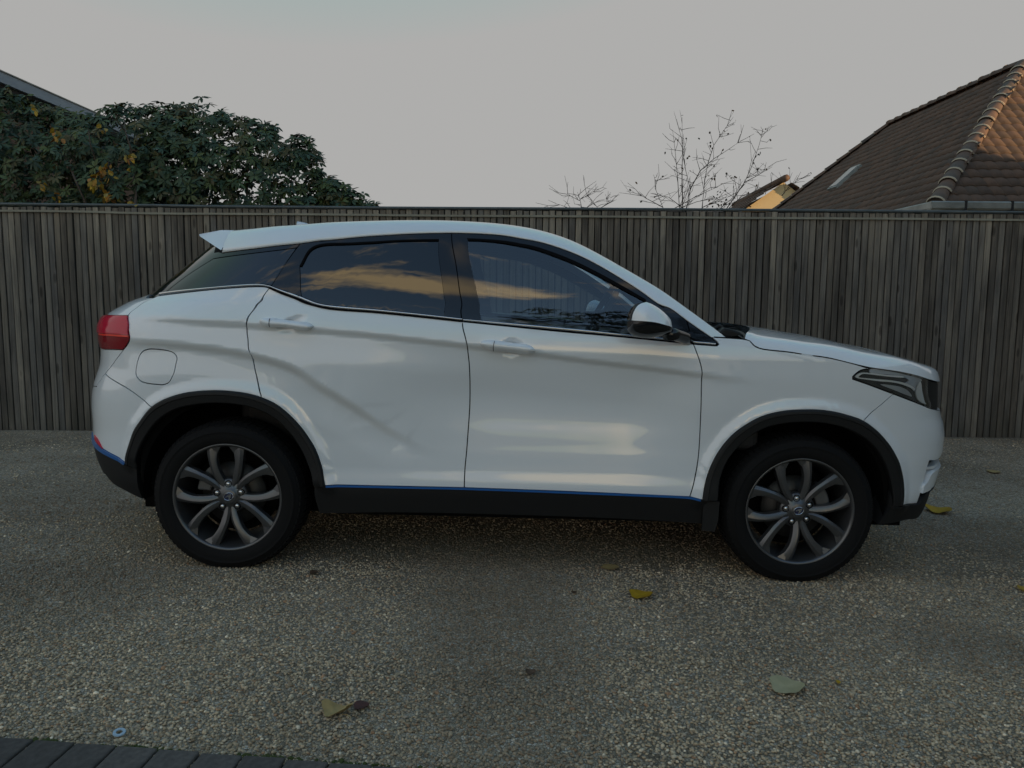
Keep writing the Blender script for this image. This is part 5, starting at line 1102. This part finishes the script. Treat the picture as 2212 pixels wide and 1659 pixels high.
# cowl between windscreen and bonnet, wipers
cw_ = MB(); tb = TT[-1]; rows = []
for w_ in np.linspace(-1, 1, 21):
    rows.append([(tb[0] - .02 + .19 * (1 - w_ * w_), abs(tb[1]) * w_ * .98, tb[2] - .012), (tb[0] + .05 + .2 * (1 - w_ * w_), .85 * w_, tb[2] + .012), (tb[0] + .12 + .2 * (1 - w_ * w_), .86 * w_, tb[2] - .03)])
mesh_obj('cowl_panel', [p for r in rows for p in r], [(j * 3 + i, j * 3 + i + 1, (j + 1) * 3 + i + 1, (j + 1) * 3 + i) for j in range(20) for i in range(2)], PLASTIC, car)
hp = [plane_hit(u, v, -.80) for u, v in px('E 1040,795 1075,735 1110,722 1200,738 1270,765 1315,800 1330,850 1120,838')]
cwl = MB(); cwl.prism([(p[0], p[2]) for p in hp], -.80, -.62, lambda a, b, d: (a, d, b)); o = cwl.build('cowl_corner', PLASTIC, car); bevel(o, .012, 3); MIRROR.append(o)
wp = [plane_hit(u, v, -.72) for u, v in px('E 1000,730 1035,700 1060,715 1085,745')]
MB().tube([tuple(p) for p in wp], .010, 6).build('wiper_arm', PLASTIC, car, True)
# --- mirror
def solid(name, outer, total, m, par, y0, hh, back, edge):
    V2, T2, loops = cdt([outer], .012); d = dist_poly(V2, total); h = np.sqrt(np.clip(1 - (1 - np.clip(d / edge, 0, 1)) ** 2, 0, 1))
    n = len(V2); V3 = [(p[0], y0 - hh * q, p[1]) for p, q in zip(V2, h)] + [(p[0], y0 + back * q, p[1]) for p, q in zip(V2, h)]; F3 = []
    for t in T2: F3 += [t, tuple(n + i for i in t[::-1])]
    l = loops[0]
    for k in range(len(l)): a, b = l[k], l[(k + 1) % len(l)]; F3.append((a, b, n + b, n + a))
    o = mesh_obj(name, V3, F3, m, par); return o
MY = -1.03
def P2(txt, closed=False, step=.008): 
    pts = [plane_hit(u, v, MY) for u, v in px(txt)]; return cat([(p[0], p[2]) for p in pts], step, closed)
m_top = P2('E 22,650 38,565 85,487 140,455 232,438 300,462 400,525 480,602 507,645 522,722'); m_split = P2('E 522,722 470,700 432,690 300,655 180,642 50,638 22,650'); m_bot = P2('E 522,722 535,755 480,790 350,826 220,836 110,818 45,775 20,705 22,650')
m_all = join(m_top, m_bot)
mirror_body = solid('wing_mirror', join(m_split, rev(m_bot)), m_all, GLOSSB, front_door, MY, .09, .07, .09)
cap_b = P2('E 522,722 470,700 432,690 300,655 180,642 55,636'); cap_l = P2('E 55,636 72,560 112,492 165,455 232,438')
mirror_cap = solid('mirror_cap', join(cap_b, cap_l, P2('E 232,438 300,462 400,525 480,602 507,645 522,722')), m_all, PAINT, mirror_body, MY, .092, .072, .09)
solid('mirror_rim', join(P2('E 22,650 38,565 85,487 140,455 232,438'), rev(cap_l), P2('E 55,636 22,650')), m_all, GLOSSB, mirror_body, MY, .09, .07, .09)
for o in (mirror_body, mirror_cap): sh_by_angle(o, 50)
arm = [plane_hit(*p, y) for p, y in zip(px('E 470,790 560,800 650,830 715,845'), (-1.02, -.97, -.93, -.88))]
MB().tube([tuple(p) for p in arm], [.030, .028, .028, .034], 10).build('mirror_arm', GLOSSB, mirror_body, True)
MIR_SET = [mirror_body] 
# --- cabin
sw_c = plane_hit(*px('D 1340,880')[0], -.40)
st = MB(); ax_ = Vector((-.88, 0, .47)).normalized(); u_ = Vector((0, 1, 0)); w2 = ax_.cross(u_)
ring = [Vector(sw_c) + (u_ * math.cos(a) + w2 * math.sin(a)) * .185 for a in np.linspace(0, 2 * math.pi, 33)]
st.tube(ring, .015, 8, False); st.tube([ring[0], Vector(sw_c)], .014, 6); st.tube([ring[16], Vector(sw_c)], .014, 6); st.tube([Vector(sw_c), Vector(sw_c) - ax_ * .35], .03, 8)
st.build('steering_wheel', CABIN, car, True)
db = MB(); db.prism([(.45, .98), (.55, 1.08), (.80, 1.10), (1.15, 1.09), (1.15, .6), (.55, .6), (.48, .8)], -.80, .80, lambda a, b, d: (a, d, b)); bevel(db.build('dashboard', CABIN, car), .03, 3)
for yc in (-.38, .38):
    seat = empty('seat', (-.20, yc, .42), (0, 0, 0), car)
    b = MB(); b.prism([(-.22, .0), (.32, .0), (.34, .12), (-.20, .10)], -.25, .25, lambda a, bb, d: (a, d, bb)); bevel(b.build('cushion', SEATM, seat), .05, 3)
    b = MB(); b.prism([(-.25, .06), (-.10, .06), (-.28, .62), (-.38, .62)], -.24, .24, lambda a, bb, d: (a, d, bb)); bevel(b.build('backrest', SEATM, seat), .05, 3)
    b = MB(); b.prism([(-.33, .66), (-.27, .64), (-.31, .84), (-.38, .84)], -.13, .13, lambda a, bb, d: (a, d, bb)); bevel(b.build('headrest', SEATM, seat), .03, 3)
    for q in (-.05, .05): MB().tube([(-.32, q, .58), (-.325, q, .70)], .007, 6).build('headrest_post', CABIN, seat)
b = MB(); b.box((-1.35, -.66, .45), (-.95, .66, .95)).box((-1.45, -.60, .95), (-1.25, .60, 1.22)); bevel(b.build('rear_bench', SEATM, car), .05, 3)
for y0, y1 in ((-.86, -.80), (.80, .86)):
    b = MB(); b.box((-.80, y0, .32), (.82, y1, 1.07)); b.build('door_lining', CABIN, car)
b = MB(); b.box((-1.85, -.60, .20), (1.95, .60, .34)).box((-.90, -.84, .26), (.90, .84, .36)).box((-1.85, -.42, .34), (-1.65, .42, 1.1)).box((1.2, -.62, .34), (1.9, .62, .80)).box((-.84, -.82, .36), (-.82, .82, .7)); b.build('underbody', LINER, car)
# --- arch liners
for xc in (-1.3275, 1.3275):
    for sg in (-1, 1):
        V = []; F_ = []; n = 28
        for i in range(n + 1):
            a = math.pi * (-.06 + 1.12 * i / n); cx, cz = xc + .405 * math.cos(a), .385 + .405 * math.sin(a)
            V += [(cx, sg * .868, cz), (cx, sg * .52, cz)]
        for i in range(n): F_.append((2 * i, 2 * i + 1, 2 * i + 3, 2 * i + 2))
        b0 = len(V); V.append((xc, sg * .52, .34)); F_ += [(2 * i + 1, b0, 2 * i + 3) for i in range(n)]
        b0 = len(V)
        for i in range(n + 1): a = math.pi * i / n; V.append((xc + (.41 + .055 * math.sin(a)) * math.cos(a), sg * .862, .40 + .46 * math.sin(a))); V.append((xc + .40 * math.cos(a), sg * .866, .385 + .40 * math.sin(a)))
        F_ += [(b0 + 2 * i, b0 + 2 * i + 1, b0 + 2 * i + 3, b0 + 2 * i + 2) for i in range(n)]
        mesh_obj('arch_liner', V, F_, LINER, car)
# mud flap
mf = [plane_hit(u, v, -.86) for u, v in px('G 12,795 140,800 128,950 100,1040 0,1030')]
b = MB(); b.prism([(p[0], p[2]) for p in mf], -.90, -.885, lambda a, bb, d: (a, d, bb)); o = b.build('mud_flap', PLASTIC, car); MIRROR.append(o)
mf = [plane_hit(u, v, -.86) for u, v in px('U 1514,1082 1536,1082 1536,1098 1512,1094')]

# --- wheels
def lathe(prof, n=96):
    """prof (r, y) revolved about the wheel axis"""
    V = []; F_ = []; m = len(prof)
    for i in range(n):
        a = 2 * math.pi * i / n
        for r, y in prof: V.append((r * math.cos(a), y, r * math.sin(a)))
    for i in range(n):
        for k in range(m - 1): F_.append((i * m + k, ((i + 1) % n) * m + k, ((i + 1) % n) * m + k + 1, i * m + k + 1))
    return V, F_
def make_wheel(name, loc, spin, side, detail=True):
    w_ = empty(name, loc, (0, 0, 0 if side < 0 else math.pi), car)
    R = .350
    prof = [(.240, -.098), (.249, -.104), (.258, -.1105), (.277, -.117), (.296, -.118), (.305, -.117), (.307, -.1185), (.311, -.1185), (.313, -.116), (.326, -.110), (.337, -.101), (.3445, -.090), (R - .002, -.078), (R, -.05), (R + .0, 0), (R, .05), (R - .002, .078), (.3445, .090), (.326, .108), (.296, .116), (.248, .10)]
    V, F_ = lathe(prof, 120); tyre = mesh_obj('tyre', V, F_, RUBBER, w_)
    # squash at the contact patch
    for v in tyre.data.vertices:
        if v.co.z < -.336: v.co.z = -.336 + (v.co.z + .336) * .15
    # tread: shoulder lugs and ribs
    tb = MB()
    for i in range(72):
        a = 2 * math.pi * i / 72 + .02
        for (y0, y1, r0, r1, da) in ((-.104, -.070, .3330, R + .0035, .030), (-.062, -.026, R - .004, R + .0045, .034), (-.020, .020, R - .004, R + .0045, .034), (.026, .062, R - .004, R + .0045, .034), (.070, .104, .333, R + .0035, .030)):
            ang = [a - da, a + da]; sk = .012 if y0 < 0 else -.012; vs = []
            for (aa, yy, rr) in ((ang[0], y0, r0), (ang[1], y0, r0), (ang[1] + sk, y1, r0), (ang[0] + sk, y1, r0)):
                rtop = r1 if not (y0 < -.1 and yy == y0) and not (y0 > .06 and yy == y1) else .3395
                vs.append((rr, aa, yy, rtop))
            P = [(r * math.cos(t), y, r * math.sin(t)) for r, t, y, q in vs] + [(q * math.cos(t), y, q * math.sin(t)) for r, t, y, q in vs]
            P = [(x, y, max(z, -.3385)) for x, y, z in P]
            tb.add(P, [(4, 5, 6, 7), (0, 1, 5, 4), (1, 2, 6, 5), (2, 3, 7, 6), (3, 0, 4, 7)])
    tb.build('tread', RUBBER, tyre)
    rim = empty('rim', (0, 0, 0), (0, 0, 0), w_); rim.scale = (1.035, 1, 1.035)
    V, F_ = lathe([(.238, -.096), (.246, -.100), (.247, -.104), (.243, -.1075), (.237, -.106), (.232, -.098), (.229, -.088), (.222, -.060), (.214, -.02), (.205, .06), (.225, .10)], 96); rb = mesh_obj('rim_barrel', V, F_, ALLOY, rim)
    # hub
    V, F_ = lathe([(0.0005, -.088), (.030, -.088), (.034, -.086), (.036, -.082), (.066, -.080), (.078, -.074), (.082, -.060), (.080, -.03), (.05, -.02)], 64); mesh_obj('hub', V, F_, ALLOY, rim)
    # ten arms in five pairs, each arm bowed, swelling towards the rim
    def arm_mesh(sgn):
        n = 16; Vv = []; Ff = []
        for i, t in enumerate(np.linspace(0, 1, n)):
            r = .050 + (.236 - .050) * t
            ang = sgn * (.145 + .235 * (t ** 1.0) + .02 * math.sin(t * math.pi)) if True else 0
            off = sgn * (.0125 + .076 * t ** 1.8)
            # off: lateral distance from the pair's axis; beyond r .17 turns to hold the rim
            cx, cz = off, math.sqrt(max(r * r - off * off, 1e-6))
            wd = .0132 + .0035 * math.sin(math.pi * min(1, t * 1.2)) + .042 * max(0, t - .55) ** 1.3
            y = -.078 - .013 * math.sin(math.pi * t * .9) - .008 * t
            dep = .030 + .006 * (1 - t)
            # cross direction in plane
            tx = sgn * (.076 * 1.8 * t ** .8); tz = (.236 - .05)
            ln = math.hypot(tx, tz); nx, nz = tz / ln, -tx / ln
            ridge = -.35 * sgn
            for k, dy in ((-1.12, dep), (-1.0, .004), (-.55, -.0015), (.0 + ridge, -.004), (.55, -.0015), (1.0, .004), (1.12, dep)):
                Vv.append((cx + nx * wd * k, y + dy, cz + nz * wd * k))
        for i in range(n - 1):
            for k in range(6): Ff.append((i * 7 + k, i * 7 + k + 1, (i + 1) * 7 + k + 1, (i + 1) * 7 + k))
        Ff.append(tuple(range(7))); Ff.append(tuple((n - 1) * 7 + k for k in range(7)))
        return Vv, Ff
    base = {}
    for sgn in (-1, 1):
        Vv, Ff = arm_mesh(sgn); o = mesh_obj('spoke', Vv, Ff, ALLOY, rim); sh_by_angle(o, 30); base[sgn] = o
        # lug foot: triangular facet where the arm meets the rim
        ft = MB(); s1 = .20 * sgn
        def rp(r, a, y): return (r * math.sin(a), y, r * math.cos(a))
        a0 = math.asin(.086 / .23) * sgn; da = .17 * sgn
        ft.add([rp(.236, a0, -.099), rp(.232, a0 + da, -.092), rp(.196, a0 + .03 * sgn, -.089), rp(.232, a0 + da, -.07), rp(.236, a0, -.07), rp(.190, a0 + .02 * sgn, -.068)], [(0, 1, 2), (1, 3, 5, 2), (0, 2, 5, 4), (0, 4, 3, 1)])
        f2 = ft.build('spoke_foot', ALLOY, o); base[(sgn, 'f')] = f2
    for k in range(5):
        a = spin + 2 * math.pi * k / 5
        for sgn in (-1, 1):
            o = base[sgn] if k == 0 else base[sgn].copy(); f2 = base[(sgn, 'f')] if k == 0 else base[(sgn, 'f')].copy()
            if k: COL.objects.link(o); COL.objects.link(f2); f2.parent = o
            o.rotation_euler = (0, a, 0)
    # lug bolts between the pairs
    V, F_ = lathe([(.0005, -.0865), (.006, -.0862), (.0085, -.084), (.0095, -.079), (.0095, -.066)], 14); l0 = mesh_obj('lug_bolt', V, F_, CHROME, rim)
    V, F_ = lathe([(.0125, -.0815), (.0150, -.0825), (.0165, -.0805), (.0165, -.07)], 20); p0 = mesh_obj('bolt_pocket', V, F_, SEAL, rim)
    for k in range(5):
        a = spin + math.pi / 5 + 2 * math.pi * k / 5
        for o0 in (l0, p0):
            o = o0 if k == 0 else o0.copy()
            if k: COL.objects.link(o)
            o.location = (.0565 * math.sin(a), .0, .0565 * math.cos(a))
    # centre badge: oval ring with two slanted bars on a blue field
    bd = MB(); el = [(.0235 * math.cos(t) * .92, .0165 * math.sin(t)) for t in np.linspace(0, 2 * math.pi, 28, endpoint=False)]
    rt = -spin * 0 + .35 * (1 if loc[0] < 0 else .6)
    def rot(p): return (p[0] * math.cos(rt) - p[1] * math.sin(rt), p[0] * math.sin(rt) + p[1] * math.cos(rt))
    bd.prism([rot(p) for p in el], -.0885, -.084, lambda a, b, d: (a, d, b)); bg_ = bd.build('badge', FIGB, rim)
    bm_ = MB(); bm_.tube([(rot(p)[0], -.089, rot(p)[1]) for p in el + el[:2]], .0016, 6, False)
    bm_.prism([rot(p) for p in ((-.013, .0045), (.010, .0045), (.001, -.012), (-.005, -.012), (.002, .0005), (-.014, .0005))], -.0905, -.088, lambda a, b, d: (a, d, b))
    bm_.prism([rot(p) for p in ((-.006, .0095), (.016, .0065), (.008, -.008), (.004, -.008), (.010, .0045), (-.004, .0068))], -.0905, -.088, lambda a, b, d: (a, d, b)); bm_.build('emblem', FIGM, bg_)
    # brake
    V, F_ = lathe([(.06, -.01), (.150, -.01), (.150, .012), (.06, .012)], 64); mesh_obj('brake_disc', V, F_, STEEL, w_)
    V, F_ = lathe([(.0005, -.03), (.07, -.03), (.075, .0)], 40); mesh_obj('disc_bell', V, F_, LINER, w_)
    V, F_ = lathe([(.003, .05), (.20, .05)], 40); mesh_obj('dust_shield', V, F_, LINER, w_)
    cb = MB(); a0 = math.radians(150 if loc[0] < 0 else 25); poly = [(r * math.cos(a), r * math.sin(a)) for r, a in [(.165, a0 + d) for d in np.linspace(-.42, .42, 9)] + [(.10, a0 + d) for d in np.linspace(.40, -.40, 9)]]
    cb.prism(poly, -.045, .02, lambda a, b, d: (a, d, b)); bevel(cb.build('brake_caliper', CAST, w_), .008, 2)
    return w_
WZ = .338
for xc, sp_ in ((-1.3275, math.radians(180 - 3)), (1.3275, math.radians(180 - 10))):
    make_wheel('wheel', (xc, -.790, WZ), sp_, -1)
    make_wheel('wheel', (xc, .790, WZ), sp_, 1)
# --- far side: the same panels turned over
def mirror_tree(o, par):
    c = mirror_part(o); c.parent = par
    for ch in list(o.children):
        if ch.type == 'MESH': mirror_tree(ch, c)
done = set()
for o in MIRROR:
    if o.parent is car and o.name not in done:
        done.add(o.name); mirror_tree(o, car)
    elif o.parent is tailgate_hi or o.parent is front_bumper or o.parent is rear_bumper: pass
# ================================================================== FALLEN LEAVES AND SMALL THINGS ON THE DRIVE
def leaf_surface(name, c0, c1, vein):
    m = mat(name, c0, .6, 0, 0, .3); n1 = noise(m, 30, 5); r1 = ramp(m, n1.outputs[0], [(.3, c0), (.7, c1)]); L(m, r1.outputs[0], bsdf(m).inputs['Base Color']); bump(m, n1.outputs[0], .4, .002); return m
LF_Y = leaf_surface('yellow_leaf', (.42, .27, .015), (.34, .19, .012), None); LF_P = leaf_surface('pale_leaf', (.40, .36, .22), (.33, .30, .17), None); LF_C = leaf_surface('buff_leaf', (.40, .30, .13), (.32, .23, .10), None); LF_R = leaf_surface('red_brown_leaf', (.085, .035, .030), (.06, .028, .024), None); LF_B = leaf_surface('brown_leaf', (.10, .06, .035), (.07, .045, .03), None)
def fallen(label, u, v, wpx, hpx, m, curl=.15, rot=0., shape='oval', stalk=None, name='fallen_leaf'):
    c = gpt(u, v); dep = math.hypot(c[1], CAM_H - c[2]) / FPX; hw = wpx * dep / 2; sl = (CAM_H - c[2]) / math.hypot(c[1], CAM_H); hh = hpx * dep / 2 / max(sl, .2)
    g = np.random.default_rng(int(u * 7 + v)); V = []; F_ = []; na, nr = 22, 4
    V.append((0, 0, .006))
    for r in range(1, nr + 1):
        for k in range(na):
            a = 2 * math.pi * k / na; f = r / nr; e = 1.0
            if shape == 'serr': e = (1 + .16 * max(0, math.cos(a)) ** 5 + .07 * math.sin(5 * a)) + g.uniform(-.05, .05) * f
            if shape == 'point': e = 1 + .22 * max(0, math.cos(a)) ** 6
            if shape == 'torn': e = 1 + g.uniform(-.14, .10) * f
            x, y = hw * f * e * math.cos(a), hh * f * e * math.sin(a)
            z = .007 + curl * hw * (f ** 2) * (.55 + .45 * math.cos(2 * a + 1)) + .10 * hw * curl * math.sin(3 * a) * f - .12 * hw * math.exp(-(y / (hh * .2)) ** 2) * curl
            V.append((x * math.cos(rot) - y * math.sin(rot), x * math.sin(rot) + y * math.cos(rot), z))
    for k in range(na): F_.append((0, 1 + k, 1 + (k + 1) % na))
    for r in range(nr - 1):
        for k in range(na): F_.append((1 + r * na + k, 1 + (r + 1) * na + k, 1 + (r + 1) * na + (k + 1) % na, 1 + r * na + (k + 1) % na))
    n0 = len(V); V += [(x, y, z - .0012) for x, y, z in V]; F_ += [tuple(n0 + i for i in f[::-1]) for f in F_[:]]
    o = mesh_obj(name, V, F_, m); o.location = (c[0], c[1], float(ground_z(c[0], c[1])) + .004); tag(o, label, 'leaf', 'leaves fallen on the gravel')
    if stalk:
        q = gpt(*stalk) - c; MB().tube([(q[0] * .45, q[1] * .45, .010), (q[0] * .75, q[1] * .75, .016), (q[0], q[1], .012)], .0013, 5).build('leaf_stalk', m, o, True)
    return o
fallen('bright yellow leaf lying on the gravel between the wheels', 1383, 1290, 44, 17, LF_Y, .30, 0, 'serr')
fallen('large pale grey leaf with thin stalk lying near the front wheel', 1697, 1489, 62, 34, LF_P, .28, -.25, 'serr', (1672, 1462))
fallen('curled buff leaf lying beside the red brown leaf', 726, 1545, 54, 22, LF_C, .75, .12, 'serr', (758, 1562))
fallen('dark red brown oval leaf beside the curled buff one', 781, 1531, 30, 16, LF_R, .25, -.1, 'oval')
fallen('small brown leaf on the gravel ahead of the rear wheel', 678, 1241, 17, 8, LF_B, .3, 0, 'torn')
fallen('pale leaf lying flat under the door line of the car', 1318, 1229, 38, 11, LF_C, .06, 0, 'torn')
fallen('yellow leaf lying below the front bumper', 2026, 1106, 48, 15, LF_Y, .38, -.1, 'serr')
fallen('faded yellow leaf lying on gravel near the fence foot', 2146, 1021, 26, 6, LF_C, .1, 0, 'torn')
fallen('yellow leaf lying out on the open gravel ahead of the car', 2212, 1277, 20, 14, LF_Y, .2, 0, 'serr')
fallen('small dark shrivelled leaf on the open gravel', 1146, 1458, 22, 10, LF_B, .4, .4, 'torn')
fallen('tiny orange leaf scrap near the large pale leaf', 1810, 1479, 9, 7, LF_Y, .3, 0, 'torn')
fallen('dark leaf scrap on the gravel near the sill', 1240, 1284, 12, 5, LF_B, .3, 0, 'torn')
c = gpt(258, 1588); V = []; n = 24
b = MB(); prof = [(.009, 0), (.009, .003), (.017, .003), (.018, 0)]
for k in range(n):
    a = 2 * math.pi * k / n; V += [(r * math.cos(a), r * math.sin(a), h) for r, h in prof]
wsh = mesh_obj('washer', V, [(k * 4 + i, ((k + 1) % n) * 4 + i, ((k + 1) % n) * 4 + (i + 1) % 4, k * 4 + (i + 1) % 4) for k in range(n) for i in range(4)], mat('pale_blue_plastic', (.33, .45, .55), .4), None, False)
wsh.location = (c[0], c[1], float(ground_z(c[0], c[1])) + .008); wsh.rotation_euler = (.15, .1, 0); tag(wsh, 'pale blue plastic ring lying by the grey pavers', 'washer')
# moss in the joint between pavers and gravel
MOSS = mat('moss', (.05, .065, .012), .95); g = np.random.default_rng(5); P = []
for (a, sp_, n_) in ((.13, .03, 60), (.42, .05, 90), (.78, .05, 110), (1.02, .05, 60), (1.3, .05, 40), (-.3, .1, 60)):
    for _ in range(n_): q = pa[:2] + pd * (a + g.normal(0, sp_)) + pn * g.normal(-.006, .006); P.append((*q, float(ground_z(*q)) + .002))
P = np.array(P); n = len(P); v, f = ico(); s_ = g.uniform(.003, .0065, (n, 1, 1)); V = (v[None] * s_ * np.array([1.3, 1.3, .8]) * (1 + g.uniform(-.25, .25, (n, 12, 1))) + P[:, None]).reshape(-1, 3)
o = big_mesh('moss', V, (f[None] + 12 * np.arange(n)[:, None, None]).reshape(-1, 3), MOSS, None, True); tag(o, 'green moss along the edge of the pavers', 'moss', kind='stuff')
